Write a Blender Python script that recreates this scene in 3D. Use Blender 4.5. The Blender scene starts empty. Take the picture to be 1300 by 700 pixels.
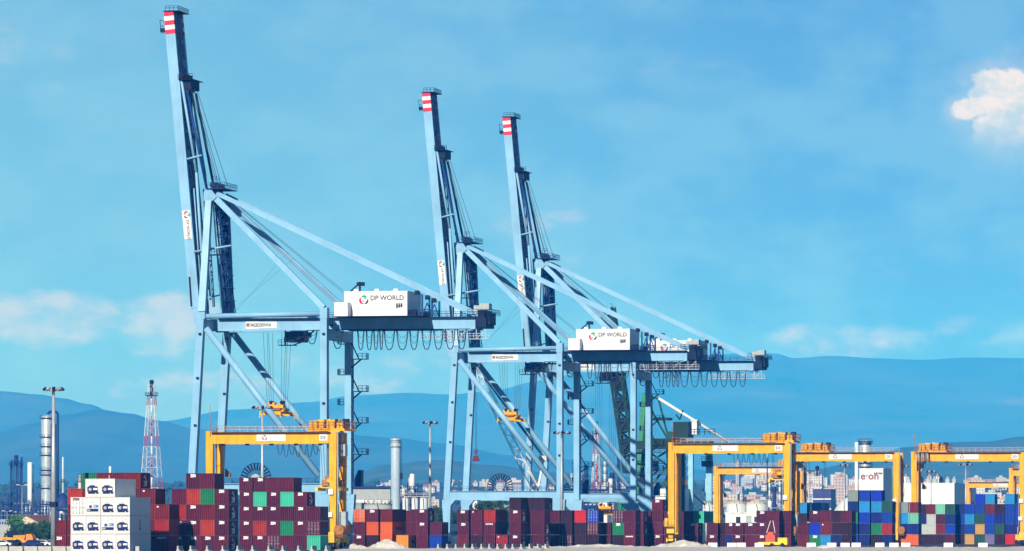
import bpy, math, random
from mathutils import Vector, Matrix, noise as mnoise
random.seed(11)
R = math.radians
# ------------------------------------------------------------------ camera, sky, sun, exposure
FPX, CX, HY, HCAM = 6800.0, 650.0, 675.0, 3.3          # focal length and horizon of the 1300 x 700 photograph
YAW = math.atan(1445.0 / FPX)                          # the quay runs away to the right of the view axis
FWD = Vector((-math.sin(YAW), math.cos(YAW), 0)); RGT = Vector((math.cos(YAW), math.sin(YAW), 0))
scene = bpy.context.scene
COL = scene.collection
cd = bpy.data.cameras.new('camera'); cam = bpy.data.objects.new('camera', cd); COL.objects.link(cam)
cam.location = (0, 0, HCAM); cam.rotation_euler = (R(90), 0, YAW)
cd.sensor_width = 36.0; cd.lens = FPX / 1300.0 * 36.0; cd.shift_x = 0; cd.shift_y = (HY - 350.0) / 1300.0
cd.clip_start = 1.0; cd.clip_end = 60000.0
scene.camera = cam
SUNV = Vector((0.12, 1.0, -0.57)).normalized()         # the way the light travels
SUN_EL = math.asin(-SUNV.z); SUN_AZ = math.atan2(-SUNV.x, -SUNV.y)
sd = bpy.data.lights.new('sun', 'SUN'); sun = bpy.data.objects.new('sun', sd); COL.objects.link(sun)
sd.energy = 5.0; sd.angle = R(0.5); sd.color = (1.0, 0.975, 0.94)
sun.rotation_euler = SUNV.to_track_quat('-Z', 'Y').to_euler(); sun.location = (-200, 300, 300)
vs = scene.view_settings
vs.view_transform = 'Standard'; vs.look = 'None'; vs.gamma = 1.0; vs.use_curve_mapping = False; vs.exposure = 0.20
scene.cycles.use_denoising = True; scene.cycles.max_bounces = 5; scene.cycles.diffuse_bounces = 2
scene.cycles.glossy_bounces = 2; scene.cycles.volume_bounces = 0; scene.cycles.transparent_max_bounces = 8
scene.cycles.caustics_reflective = False; scene.cycles.caustics_refractive = False

def build_world():
    w = bpy.data.worlds.new('World'); scene.world = w; w.use_nodes = True
    nt = w.node_tree; N = nt.nodes; Lk = nt.links
    for n in list(N): N.remove(n)
    out = N.new('ShaderNodeOutputWorld'); bg = N.new('ShaderNodeBackground'); bg.inputs['Strength'].default_value = 0.1
    Lk.new(bg.outputs[0], out.inputs[0])
    def math_(op, a, b=None, c=None):
        n = N.new('ShaderNodeMath'); n.operation = op
        for i, v in enumerate((a, b, c)):
            if v is None: continue
            if isinstance(v, (int, float)): n.inputs[i].default_value = v
            else: Lk.new(v, n.inputs[i])
        return n.outputs[0]
    def dot(v):
        n = N.new('ShaderNodeVectorMath'); n.operation = 'DOT_PRODUCT'; Lk.new(tc.outputs['Generated'], n.inputs[0]); n.inputs[1].default_value = v
        return n.outputs['Value']
    def ramp(fac, stops, interp='LINEAR'):
        n = N.new('ShaderNodeValToRGB'); n.color_ramp.interpolation = interp
        e = n.color_ramp.elements
        while len(e) < len(stops): e.new(0.5)
        for el, (p, c) in zip(e, stops): el.position = p; el.color = (*c, 1)
        Lk.new(fac, n.inputs[0]); return n.outputs[0]
    def mix(f, a, b, mode='MIX'):
        n = N.new('ShaderNodeMix'); n.data_type = 'RGBA'; n.blend_type = mode
        for s, v in ((n.inputs[0], f), (n.inputs[6], a), (n.inputs[7], b)):
            if isinstance(v, (int, float)): s.default_value = v
            elif isinstance(v, tuple): s.default_value = (*v, 1)
            else: Lk.new(v, s)
        return n.outputs[2]
    tc = N.new('ShaderNodeTexCoord')
    sky = N.new('ShaderNodeTexSky'); sky.sky_type = 'NISHITA'; sky.sun_disc = False
    sky.sun_elevation = SUN_EL; sky.sun_rotation = SUN_AZ; sky.air_density = 1.0; sky.dust_density = 0.6; sky.ozone_density = 3.0
    z = dot((0, 0, 1))
    # a band of cyan low sky; above it the blue of the physical sky
    low = ramp(math_('MULTIPLY', z, 1 / 0.12), [(0.0, LOWSKY[0]), (0.3, LOWSKY[1]), (0.62, LOWSKY[2]), (1.0, LOWSKY[3])])
    hi = mix(1.0, sky.outputs[0], HIGHTINT, 'MULTIPLY')
    azv = math_('DIVIDE', dot(tuple(RGT)), math_('MAXIMUM', dot(tuple(FWD)), 0.05))
    ma = N.new('ShaderNodeMapRange'); ma.interpolation_type = 'SMOOTHSTEP'; Lk.new(azv, ma.inputs[0]); ma.inputs[1].default_value = -0.085; ma.inputs[2].default_value = 0.09
    low10 = mix(1.0, mix(1.0, low, (10, 10, 10), 'MULTIPLY'), mix(ma.outputs[0], LEFTTINT, RIGHTTINT), 'MULTIPLY')
    m = N.new('ShaderNodeMapRange'); m.interpolation_type = 'SMOOTHSTEP'; Lk.new(z, m.inputs[0]); m.inputs[1].default_value = 0.105; m.inputs[2].default_value = 0.20
    base = mix(m.outputs[0], low10, hi)
    # clouds: compass direction (tangent) and height, bent by noise
    az = math_('DIVIDE', dot(tuple(RGT)), math_('MAXIMUM', dot(tuple(FWD)), 0.05)); el = math_('DIVIDE', z, math_('MAXIMUM', dot(tuple(FWD)), 0.05))
    cv = N.new('ShaderNodeCombineXYZ'); Lk.new(az, cv.inputs[0]); Lk.new(el, cv.inputs[1])
    def noise(scale, detail=6, rough=0.55, off=(0, 0, 0)):
        mp = N.new('ShaderNodeMapping'); Lk.new(cv.outputs[0], mp.inputs[0]); mp.inputs['Location'].default_value = off; mp.inputs['Scale'].default_value = scale
        n = N.new('ShaderNodeTexNoise'); n.inputs['Scale'].default_value = 1.0; n.inputs['Detail'].default_value = detail; n.inputs['Roughness'].default_value = rough
        Lk.new(mp.outputs[0], n.inputs['Vector']); return n.outputs[0]
    n1 = noise((95, 110, 1), 7, 0.6); n2 = noise((30, 60, 1), 6, 0.55, (3, 1, 0)); n3 = noise((220, 260, 1), 5, 0.6, (1, 7, 0))
    nb = math_('ADD', math_('MULTIPLY', math_('SUBTRACT', n1, 0.5), 1.1), math_('MULTIPLY', math_('SUBTRACT', n3, 0.5), 0.45))
    def blob(cx, cy, rx, ry, amt=1.0, nz=None):
        dx = math_('MULTIPLY', math_('SUBTRACT', az, cx), 1 / rx); dy = math_('MULTIPLY', math_('SUBTRACT', el, cy), 1 / ry)
        d = math_('SQRT', math_('ADD', math_('MULTIPLY', dx, dx), math_('MULTIPLY', dy, dy)))
        d = math_('ADD', d, math_('MULTIPLY', nz if nz is not None else nb, amt))
        return d
    def sm(v, a, b):
        q = N.new('ShaderNodeMapRange'); q.interpolation_type = 'SMOOTHSTEP'; Lk.new(v, q.inputs[0])
        q.inputs[1].default_value = a; q.inputs[2].default_value = b; q.inputs[3].default_value = 1.0; q.inputs[4].default_value = 0.0
        return q.outputs[0]
    u = lambda x: (x - CX) / FPX
    v = lambda y: (HY - y) / FPX
    # thin veil of lighter sky
    veil = math_('MULTIPLY', sm(math_('ADD', math_('MULTIPLY', n2, 0.75), math_('MULTIPLY', n1, 0.25)), 0.60, 0.40), 0.38)
    c = mix(veil, base, VEIL)
    # low warm clouds over the hills: ragged banks held inside broad regions
    f1 = noise((70, 130, 1), 9, 0.58, (11, 4, 0)); f2 = noise((70, 130, 1), 9, 0.58, (11.22, 3.72, 0))
    soft = None
    for (cx, cy, rx, ry, k) in ((40, 405, 150, 46, .95), (215, 412, 85, 50, .95), (1085, 433, 130, 30, .80), (250, 490, 170, 30, .50), (1250, 420, 130, 26, .35), (690, 285, 80, 75, .38), (450, 470, 140, 40, .42), (560, 455, 80, 30, .35), (40, 60, 200, 70, .22), (900, 110, 220, 60, .16)):
        dx = math_('MULTIPLY', math_('SUBTRACT', az, u(cx)), FPX / rx); dy = math_('MULTIPLY', math_('SUBTRACT', el, v(cy)), FPX / ry)
        r_ = math_('ADD', math_('MULTIPLY', dx, dx), math_('MULTIPLY', dy, dy))
        msk = math_('MULTIPLY', math_('SUBTRACT', 1.0, math_('MINIMUM', r_, 1.0)), k)
        soft = msk if soft is None else math_('MAXIMUM', soft, msk)
    q = N.new('ShaderNodeMapRange'); q.interpolation_type = 'SMOOTHSTEP'; Lk.new(math_('ADD', f1, math_('MULTIPLY', soft, 0.42)), q.inputs[0]); q.inputs[1].default_value = 0.56; q.inputs[2].default_value = 0.92
    soft = math_('MULTIPLY', q.outputs[0], math_('MINIMUM', math_('MULTIPLY', soft, 2.2), 0.62))
    shade = math_('ADD', math_('MULTIPLY', math_('SUBTRACT', f1, f2), 5.0), 0.5)
    c = mix(soft, c, mix(math_('MINIMUM', math_('MAXIMUM', shade, 0.0), 1.0), WARMDARK, WARMCLOUD))
    # the white cumulus, lumpy, lit from the upper left and dissolving below
    n4 = noise((330, 380, 1), 9, 0.62, (5, 2, 0)); g1 = noise((150, 170, 1), 8, 0.58, (2, 9, 0)); g2 = noise((150, 170, 1), 8, 0.58, (2.30, 8.66, 0))
    nbc = math_('ADD', math_('MULTIPLY', math_('SUBTRACT', g1, 0.5), 1.25), math_('MULTIPLY', math_('SUBTRACT', n4, 0.5), 1.0))
    d = None
    for (cx, cy, rx, ry) in ((1276, 112, 44, 28), (1225, 138, 20, 16), (1250, 128, 26, 22), (1305, 140, 70, 50), (1272, 165, 36, 34)):
        t = blob(u(cx), v(cy), rx / FPX, ry / FPX, 0.8, nbc)
        d = t if d is None else math_('MINIMUM', d, t)
    crisp = math_('ADD', sm(d, 0.78, 1.12), 0.0)
    fade = N.new('ShaderNodeMapRange'); fade.interpolation_type = 'SMOOTHSTEP'; Lk.new(el, fade.inputs[0]); fade.inputs[1].default_value = v(205); fade.inputs[2].default_value = v(150); fade.inputs[3].default_value = 0.12; fade.inputs[4].default_value = 0.97
    halo = math_('MULTIPLY', sm(d, 0.7, 1.9), 0.30)
    cl = math_('MAXIMUM', math_('MULTIPLY', crisp, fade.outputs[0]), halo)
    em = math_('ADD', math_('MULTIPLY', math_('SUBTRACT', g1, g2), 4.2), 0.42); em = math_('ADD', em, math_('MULTIPLY', math_('SUBTRACT', el, v(150)), 55.0))
    c = mix(cl, c, mix(math_('MINIMUM', math_('MAXIMUM', em, 0.0), 1.0), CUMDARK, CUMLIGHT))
    Lk.new(c, bg.inputs['Color'])
LOWSKY = [(0.22, 0.32, 0.53), (0.165, 0.38, 0.565), (0.155, 0.39, 0.565), (0.135, 0.355, 0.57)]
LEFTTINT = (1.02, 0.98, 1.02); RIGHTTINT = (0.60, 0.64, 0.95)
HIGHTINT = (0.02, 0.08, 0.34)
VEIL = (2.6, 5.0, 6.6)
WARMCLOUD = (6.4, 5.9, 5.6); WARMDARK = (4.2, 4.9, 5.7)
CUMLIGHT = (7.9, 7.2, 6.2); CUMDARK = (4.6, 5.6, 5.8)
build_world()

# ------------------------------------------------------------------ helpers
def P(px, D, z=0.0):
    """the world point that stands D metres down the view axis in the direction of column px"""
    v = FWD * D + RGT * ((px - CX) / FPX * D); return Vector((v.x, v.y, z))
def ZY(py, D): return HCAM + (HY - py) / FPX * D
def tag(o, label=None, cat=None, group=None, kind=None):
    if label: o['label'] = label
    if cat: o['category'] = cat
    if group: o['group'] = group
    if kind: o['kind'] = kind
    return o
def empty(name, loc, rz=0.0):
    o = bpy.data.objects.new(name, None); COL.objects.link(o); o.location = loc; o.rotation_euler = (0, 0, rz); o.empty_display_size = 0.5
    return o
class MB:
    def __init__(s): s.v = []; s.f = []; s.m = []; s.s = []
    def face(s, idx, m=0, sm=False): s.f.append(idx); s.m.append(m); s.s.append(sm)
    def box(s, x0, x1, y0, y1, z0, z1, m=0):
        b = len(s.v); s.v += [(x, y, z) for z in (z0, z1) for y in (y0, y1) for x in (x0, x1)]
        for q in ((0, 2, 3, 1), (4, 5, 7, 6), (0, 1, 5, 4), (2, 6, 7, 3), (0, 4, 6, 2), (1, 3, 7, 5)): s.face([b + i for i in q], m)
        return s
    def hexa(s, bot, top, m=0):
        b = len(s.v); s.v += [tuple(p) for p in bot] + [tuple(p) for p in top]; n = len(bot)
        s.face([b + i for i in reversed(range(n))], m); s.face([b + n + i for i in range(n)], m)
        for i in range(n): j = (i + 1) % n; s.face([b + i, b + j, b + n + j, b + n + i], m)
        return s
    def beam(s, p, q, w, h, m=0, side=(0, 1, 0), w2=None, h2=None):
        """a box section from p to q: w along SIDE, h across"""
        p = Vector(p); q = Vector(q); d = (q - p).normalized(); sd_ = Vector(side); sd_ = sd_ - d * sd_.dot(d)
        if sd_.length < 1e-4: sd_ = Vector((1, 0, 0)) - d * d.x
        sd_.normalize(); up = d.cross(sd_)
        w2 = w if w2 is None else w2; h2 = h if h2 is None else h2
        ring = lambda c, a, b_: [c - sd_ * a / 2 - up * b_ / 2, c + sd_ * a / 2 - up * b_ / 2, c + sd_ * a / 2 + up * b_ / 2, c - sd_ * a / 2 + up * b_ / 2]
        return s.hexa(ring(p, w, h), ring(q, w2, h2), m)
    def tube(s, p, q, r, n=8, m=0, r2=None, cap=True):
        p = Vector(p); q = Vector(q); d = (q - p).normalized(); a = d.orthogonal().normalized(); c = d.cross(a); r2 = r if r2 is None else r2
        b = len(s.v)
        for (o, rr) in ((p, r), (q, r2)):
            for i in range(n):
                t = 2 * math.pi * i / n; s.v.append(tuple(o + (a * math.cos(t) + c * math.sin(t)) * rr))
        for i in range(n): j = (i + 1) % n; s.face([b + i, b + j, b + n + j, b + n + i], m, n > 5)
        if cap: s.face([b + i for i in reversed(range(n))], m); s.face([b + n + i for i in range(n)], m)
        return s
    def path(s, pts, r, n=4, m=0):
        for a, b in zip(pts, pts[1:]): s.tube(a, b, r, n, m)
        return s
    def lathe(s, prof, c=(0, 0, 0), n=24, m=0):
        b = len(s.v); c = Vector(c)
        for (r, z) in prof:
            for i in range(n):
                t = 2 * math.pi * i / n; s.v.append((c.x + r * math.cos(t), c.y + r * math.sin(t), c.z + z))
        for k in range(len(prof) - 1):
            for i in range(n):
                j = (i + 1) % n; s.face([b + k * n + i, b + k * n + j, b + (k + 1) * n + j, b + (k + 1) * n + i], m, True)
        s.face([b + i for i in reversed(range(n))], m); s.face([b + (len(prof) - 1) * n + i for i in range(n)], m)
        return s
    def prism(s, poly, y0, y1, m=0):
        """an outline in x and z, given depth along y"""
        return s.hexa([(x, y0, z) for x, z in poly], [(x, y1, z) for x, z in poly], m)
    def rail(s, pts, h=1.1, r=0.05, step=2.0, m=0):
        for a, b in zip(pts, pts[1:]):
            a = Vector(a); b = Vector(b); n = max(1, int((b - a).length / step))
            for k in range(n + 1):
                p = a.lerp(b, k / n); s.tube(p, p + Vector((0, 0, h)), r, 4, m)
            for hh in (h, h * 0.55): s.tube(a + Vector((0, 0, hh)), b + Vector((0, 0, hh)), r, 4, m)
        return s
    def build(s, name, mats, parent=None, loc=None):
        me = bpy.data.meshes.new(name); me.from_pydata([tuple(v) for v in s.v], [], s.f)
        if not isinstance(mats, (list, tuple)): mats = [mats]
        for mt in mats: me.materials.append(mt)
        me.polygons.foreach_set('material_index', s.m); me.polygons.foreach_set('use_smooth', s.s)
        me.validate(); me.update()
        o = bpy.data.objects.new(name, me); COL.objects.link(o)
        if parent: o.parent = parent
        if loc is not None: o.location = loc
        return o
def children(o): return [c for c in bpy.data.objects if c.parent == o]
def copy_tree(o, parent=None):
    kids = {}
    for c in bpy.data.objects:
        if c.parent: kids.setdefault(c.parent.name, []).append(c)
    def go(src, par):
        c = src.copy(); COL.objects.link(c); c.parent = par
        for ch in kids.get(src.name, []): go(ch, c)
        return c
    return go(o, parent)

# ------------------------------------------------------------------ materials
MATS = {}
def mat(name, col, rough=0.55, metal=0.0, var=0.12, scale=0.6, streak=0.0, objvar=0.0, dirt=(0.10, 0.07, 0.05), spec=0.22, bump=0.0):
    if name in MATS: return MATS[name]
    m = bpy.data.materials.new(name); m.use_nodes = True; nt = m.node_tree; N = nt.nodes; Lk = nt.links
    b = N['Principled BSDF']; b.inputs['Roughness'].default_value = rough; b.inputs['Metallic'].default_value = metal
    b.inputs['Specular IOR Level'].default_value = spec
    tc = N.new('ShaderNodeTexCoord')
    def mix(f, a, c, mode='MIX'):
        n = N.new('ShaderNodeMix'); n.data_type = 'RGBA'; n.blend_type = mode
        for s_, v in ((n.inputs[0], f), (n.inputs[6], a), (n.inputs[7], c)):
            if isinstance(v, (int, float)): s_.default_value = v
            elif isinstance(v, tuple): s_.default_value = (*v, 1)
            else: Lk.new(v, s_)
        return n.outputs[2]
    no = N.new('ShaderNodeTexNoise'); no.inputs['Scale'].default_value = scale; no.inputs['Detail'].default_value = 6; Lk.new(tc.outputs['Object'], no.inputs['Vector'])
    rp = N.new('ShaderNodeMapRange'); Lk.new(no.outputs[0], rp.inputs[0]); rp.inputs[1].default_value = 0.3; rp.inputs[2].default_value = 0.7
    lo = tuple(c * (1 - var) for c in col); hi = tuple(min(1, c * (1 + var)) for c in col)
    c = mix(rp.outputs[0], lo, hi)
    if streak:
        mp = N.new('ShaderNodeMapping'); Lk.new(tc.outputs['Object'], mp.inputs[0]); mp.inputs['Scale'].default_value = (2.2, 2.2, 0.18)
        n2 = N.new('ShaderNodeTexNoise'); n2.inputs['Scale'].default_value = 1.0; n2.inputs['Detail'].default_value = 5; Lk.new(mp.outputs[0], n2.inputs['Vector'])
        r2 = N.new('ShaderNodeMapRange'); Lk.new(n2.outputs[0], r2.inputs[0]); r2.inputs[1].default_value = 0.52; r2.inputs[2].default_value = 0.75; r2.inputs[4].default_value = streak
        c = mix(r2.outputs[0], c, dirt)
    if objvar:
        oi = N.new('ShaderNodeObjectInfo'); hs = N.new('ShaderNodeHueSaturation'); Lk.new(c, hs.inputs['Color'])
        r3 = N.new('ShaderNodeMapRange'); Lk.new(oi.outputs['Random'], r3.inputs[0]); r3.inputs[3].default_value = 1 - objvar; r3.inputs[4].default_value = 1 + objvar
        Lk.new(r3.outputs[0], hs.inputs['Value'])
        r4 = N.new('ShaderNodeMapRange'); Lk.new(oi.outputs['Random'], r4.inputs[0]); r4.inputs[3].default_value = 0.5 - objvar * 0.04; r4.inputs[4].default_value = 0.5 + objvar * 0.04
        Lk.new(r4.outputs[0], hs.inputs['Hue']); c = hs.outputs[0]
    Lk.new(c, b.inputs['Base Color'])
    if bump:
        bp = N.new('ShaderNodeBump'); bp.inputs['Strength'].default_value = bump; bp.inputs['Distance'].default_value = 0.3; Lk.new(no.outputs[0], bp.inputs['Height']); Lk.new(bp.outputs[0], b.inputs['Normal'])
    MATS[name] = m; return m
CRANE = mat('pale_blue_paint', (0.225, 0.445, 0.635), 0.42, var=0.13, scale=0.22, streak=0.42, dirt=(0.16, 0.30, 0.40))
CRANED = mat('blue_steel_and_shade', (0.010, 0.045, 0.19), 0.5, var=0.2, spec=0.15)  # dark blue parts; on the A-frame box and second stays it paints shade
DARK = mat('dark_steel', (0.008, 0.015, 0.045), 0.6, var=0.3, spec=0.1)
ROPE = mat('rope_steel', (0.03, 0.045, 0.08), 0.6)
WHITE = mat('white_paint', (0.72, 0.72, 0.70), 0.45, var=0.04, scale=0.4, streak=0.06, dirt=(0.5, 0.45, 0.38))
REDP = mat('red_paint', (0.62, 0.02, 0.05), 0.45)
YEL = mat('yellow_paint', (0.82, 0.385, 0.0), 0.5, var=0.14, scale=0.45, streak=0.45, dirt=(0.30, 0.08, 0.01))
YELB = mat('bright_yellow_paint', (0.80, 0.50, 0.03), 0.5, var=0.2, streak=0.4, dirt=(0.2, 0.1, 0.02))
RUST = mat('orange_brown_steel', (0.34, 0.13, 0.03), 0.7, var=0.35, scale=1.5)
GREY = mat('grey_paint', (0.36, 0.40, 0.42), 0.5, var=0.1)
GALV = mat('galvanised_steel', (0.42, 0.46, 0.48), 0.45, metal=0.3, var=0.15)
LOGOG = mat('logo_green', (0.01, 0.33, 0.14), 0.5); LOGOR = mat('logo_red', (0.55, 0.01, 0.06), 0.5); LOGOD = mat('logo_dark', (0.03, 0.05, 0.10), 0.5)
INK = mat('dark_lettering', (0.02, 0.025, 0.05), 0.6); INKG = mat('pale_grey_lettering', (0.42, 0.52, 0.60), 0.6); INKW = mat('white_lettering', (0.82, 0.82, 0.82), 0.6); INKR = mat('wine_lettering', (0.22, 0.01, 0.06), 0.6)
TEXTS = {}
def text_mesh(txt, size, m, bold=0.0, align='LEFT', rot=0.0, side=None, xs=1.0):
    """lettering as flat mesh that faces -y (or +x for side='x')"""
    k = (txt, size, m.name, bold, align, rot, side, xs)
    if k in TEXTS: return TEXTS[k]
    cu = bpy.data.curves.new('lettering', 'FONT'); cu.body = txt; cu.size = size; cu.extrude = 0.006; cu.offset = bold; cu.align_x = align; cu.resolution_u = 3
    o = bpy.data.objects.new('lettering', cu); COL.objects.link(o)
    dg = bpy.context.evaluated_depsgraph_get(); dg.update()
    me = bpy.data.meshes.new_from_object(o.evaluated_get(dg)); bpy.data.objects.remove(o); bpy.data.curves.remove(cu)
    M = Matrix.Rotation(R(90), 4, 'X') @ Matrix.Rotation(rot, 4, 'Z') @ Matrix.Diagonal((xs, 1, 1, 1))
    if side == 'x': M = Matrix.Rotation(R(90), 4, 'Z') @ M
    me.transform(M); me.materials.clear(); me.materials.append(m); me.name = 'lettering'
    TEXTS[k] = me; return me
def put(name, me, loc, parent=None):
    o = bpy.data.objects.new(name, me); COL.objects.link(o); o.location = loc
    if parent: o.parent = parent
    return o
def logo_mesh(s, rot=0.0):
    """three sweeping crescents, green, dark and red, that close into a ring"""
    k = ('logo', s, rot)
    if k in TEXTS: return TEXTS[k]
    mb = MB()
    for (a0, a1, m, r0, w0) in ((40, 150, 0, 0.40, 0.24), (150, 285, 1, 0.42, 0.26), (285, 385, 2, 0.42, 0.22), (20, 100, 0, 0.20, 0.16), (180, 300, 2, 0.16, 0.10)):
        n = 10; pts = []
        for i in range(n + 1):
            t = i / n; a = R(a0 + (a1 - a0) * t) + rot; w = w0 * (0.15 + 0.85 * math.sin(math.pi * min(1, t * 1.15 + 0.05)) ** 0.7) if t < 0.95 else w0 * 0.1
            pts.append(((r0 + w / 2) * s * math.cos(a), (r0 + w / 2) * s * math.sin(a), (r0 - w / 2) * s * math.cos(a), (r0 - w / 2) * s * math.sin(a)))
        for p, q in zip(pts, pts[1:]):
            b = len(mb.v); mb.v += [(p[0], 0, p[1]), (p[2], 0, p[3]), (q[2], 0, q[3]), (q[0], 0, q[1])]; mb.face([b, b + 1, b + 2, b + 3], m)
    o = mb.build('logo', [LOGOG, LOGOR, LOGOD]); me = o.data; bpy.data.objects.remove(o); TEXTS[k] = me; return me
# ------------------------------------------------------------------ the quay cranes
D1 = 6800 / 5.9; O1 = P(255, D1)
def L(px, py, y):
    """photo column and row of the first crane, at a depth y along the quay -> the crane's own metres"""
    ro, do = O1.dot(RGT), O1.dot(FWD); cY, sY = math.cos(YAW), math.sin(YAW); q = px - CX
    x = (q * (do + y * cY) - FPX * (ro + y * sY)) / (FPX * cY + q * sY)
    d = do - x * sY + y * cY
    return Vector((x, y, ZY(py, d)))
W = 22.0; G0, G1 = 7.5, 14.5                      # portal frames at y = 0 and W, girders at G0 and G1
def make_sts():
    root = empty('ship_to_shore_crane', O1)
    def part(mb, name, m=CRANE, par=None): return mb.build(name, m, par or root)
    xr = L(412, 500, 0).x; xb = L(244.5, 606, 0).x; zt = L(255, 404, 0).z; zs = 12.3; gz0 = L(400, 419, G0).z; gz1 = L(400, 405, G0).z
    xt = L(255.5, 404, 0).x; k = (xt - xb) / (zt - L(244, 606, 0).z)
    fx = lambda z: xb + (z - L(244, 606, 0).z) * k
    for y in (0, W):
        part(MB().beam((fx(11.4), y, 11.4), (fx(zt), y, zt), 1.9, 1.55), 'leg')
        part(MB().beam((xr, y, 11.4), (xr, y, L(412, 391, 0).z), 2.1, 1.45).box(xr - .8, xr + .8, y - 1.1, y + 1.1, L(412, 405, 0).z, L(412, 391, 0).z), 'leg')
        mb = MB(); a, b = fx(11.0) + .7, xr - .7
        mb.prism([(a, 13.5), (a, 9.4), (a + 1.6, 11.3), (b - 3.4, 11.3), (b, 7.7), (b, 13.5)], y - .85, y + .85)
        mb.box(a, b, y - 1.2, y + 1.2, 13.504, 13.62)
        pb = part(mb, 'portal_beam')
        part(MB().rail([(a + 1, y - 1.1, 13.62), (b - 1, y - 1.1, 13.62)], 1.1, .045, 1.8), 'railing', CRANED, pb)
        for x, w0 in ((fx(11.4), 2.3), (xr, 2.9)):
            part(MB().beam((x + .1, y, 3.0), (x, y, 11.395), 1.8, 1.5, w2=1.9, h2=w0), 'lower_leg')
            mb = MB().box(x - .6, x + .6, y - 4.2, y + 4.2, 1.5, 2.4).prism([(x - .7, 2.4), (x + .7, 2.4), (x + .5, 3.2), (x - .5, 3.2)], y - 1.2, y + 1.2)
            for t in (-3.4, -1.3, 1.3, 3.4): mb.box(x - .45, x + .45, y + t - .9, y + t + .9, .75, 1.5)
            bg = part(mb, 'bogie')
            mb = MB()
            for t in (-3.4, -1.3, 1.3, 3.4): part(MB().tube((x - .25, y + t, .45), (x + .25, y + t, .45), .45, 14), 'wheel', DARK, bg)
        p, q = L(264, 419, y) if y == 0 else L(264 + 34, 419, y), L(402, 605, 0)
        part(MB().tube((fx(gz0) + 1.2, y, gz0 + .2), (xr - 1.2, y, L(402, 605, 0).z), .72, 16), 'diagonal_brace')
        part(MB().tube((fx(zt) + 1.0, y, zt + .35), (xr - .75, y, L(404, 398.5, 0).z), .55, 14).box(fx(zt) - .85, fx(zt) + 1.05, y - 1.0, y + 1.0, zt - .2, zt + 1.3), 'upper_tie')
    for x in (fx(4.0) + .05, xr): part(MB().box(x - .65, x + .65, .95, W - .95, 3.4, 5.2), 'sill_beam')
    for x, z0, z1 in ((fx(zt) + .1, gz0 + .15, zt - .3), (xr, gz0 - 2.3, gz0 - .05)): part(MB().box(x - .8, x + .8, 1.0, W - 1.0, z0, z1), 'cross_beam')
    # A-frame with its head
    ap0 = L(265.5, 252, 6.5); ap1 = Vector((ap0.x, 14.5, ap0.z))
    for y0, ap in ((0.3, ap0), (W - .3, ap1)):
        part(MB().beam((fx(zt) + .15, y0, zt + 1.3), ap, 1.5, 1.55 if y0 < 5 else 2.3, h2=1.35 if y0 < 5 else 2.1), 'a_frame_leg')
        part(MB().beam((xr - .2, y0, L(411, 391, 0).z), ap + Vector((1.2, 0, .3)), 1.0, 1.25), 'back_brace')
    hz = ap0.z
    part(MB().prism([(ap0.x - 1.0, hz - .6), (ap0.x + 1.0, hz - .6), (ap0.x + 1.9, hz + .2), (ap0.x + .6, hz + 2.0), (ap0.x - .6, hz + 2.0), (ap0.x - 1.0, hz + 1.2)], 5.6, 15.4), 'a_frame_head')
    plat = MB().box(ap0.x - .5, ap0.x + 3.8, 5.2, 15.8, hz + 2.0, hz + 2.12); pf = part(plat, 'head_platform', CRANED)
    part(MB().rail([(ap0.x - .5, 5.25, hz + 2.12), (ap0.x + 3.8, 5.25, hz + 2.12), (ap0.x + 3.8, 15.75, hz + 2.12), (ap0.x - .5, 15.75, hz + 2.12)], 1.2, .06, 1.2)
         .rail([(ap0.x + 1.2, 5.5, hz + 3.4), (ap0.x + 2.5, 5.5, hz + 3.4)], 1.3, .06, .6), 'railing', CRANED, pf)
    for y in (7.0, 9.5, 12.0, 14.0): part(MB().tube((ap0.x + .8, y - .2, hz + 2.9), (ap0.x + .8, y + .2, hz + 2.9), .75, 14), 'rope_sheave', DARK, pf)
    # inner ladder tower of the A-frame
    mb = MB(); xx = fx(zt) + 3.0
    for dx, dy in ((0, 9.5), (1.5, 9.5), (0, 12.5), (1.5, 12.5)): mb.tube((xx + dx, dy, zt), (ap0.x + .4 + dx * .5, dy, hz - .6), .12, 6)
    for i in range(9):
        z = zt + (hz - zt) * (i + .5) / 9.5; x2 = xx + (ap0.x + .4 - xx) * (i + .5) / 9.5
        mb.box(x2 - .2, x2 + 1.9, 9.2, 12.8, z, z + .08); mb.beam((x2, 9.4, z), (x2 + 1.3, 9.4, z + 2.1), .6, .1); mb.rail([(x2 - .2, 9.2, z), (x2 + 1.9, 9.2, z)], 1.0, .04, 1)
    part(mb, 'stair_tower', CRANED)
    part(MB().beam((xx - .9, 15.5, zt + .5), (ap0.x + 1.5, 13.6, hz - 1.0), 2.0, 1.9), 'a_frame_shade_box', CRANED)  # added dark box, imitates the shaded band of the far A-frame leg
    # main girders, walkways
    xe = L(604, 412, G0).x; x0 = fx(gz1) - .6
    for y in (G0, G1):
        g = part(MB().box(x0, xe, y - .5, y + .5, gz0, gz1).box(x0, xe, y - .72, y + .72, gz0 - .12, gz0 - .004).box(x0, xe, y - .72, y + .72, gz1 + .004, gz1 + .10), 'girder')
    for y, s in ((G0 - .5, -1), (G1 + .5, 1)):
        ya, yb = sorted((y, y + s * 1.1))
        wk = part(MB().box(xt + 2, xe, ya, yb, gz1 + .11, gz1 + .17), 'walkway', CRANED)
        part(MB().rail([(xt + 2, y + s * 1.08, gz1 + .17), (xe, y + s * 1.08, gz1 + .17)], 1.1, .045, 2.0), 'railing', CRANED, wk)
    for x in (x0 + 1, xe - .5, xr + 22): part(MB().box(x - .4, x + .4, G0 + .52, G1 - .52, gz0 + .4, gz1 - .2), 'girder_tie')
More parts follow.
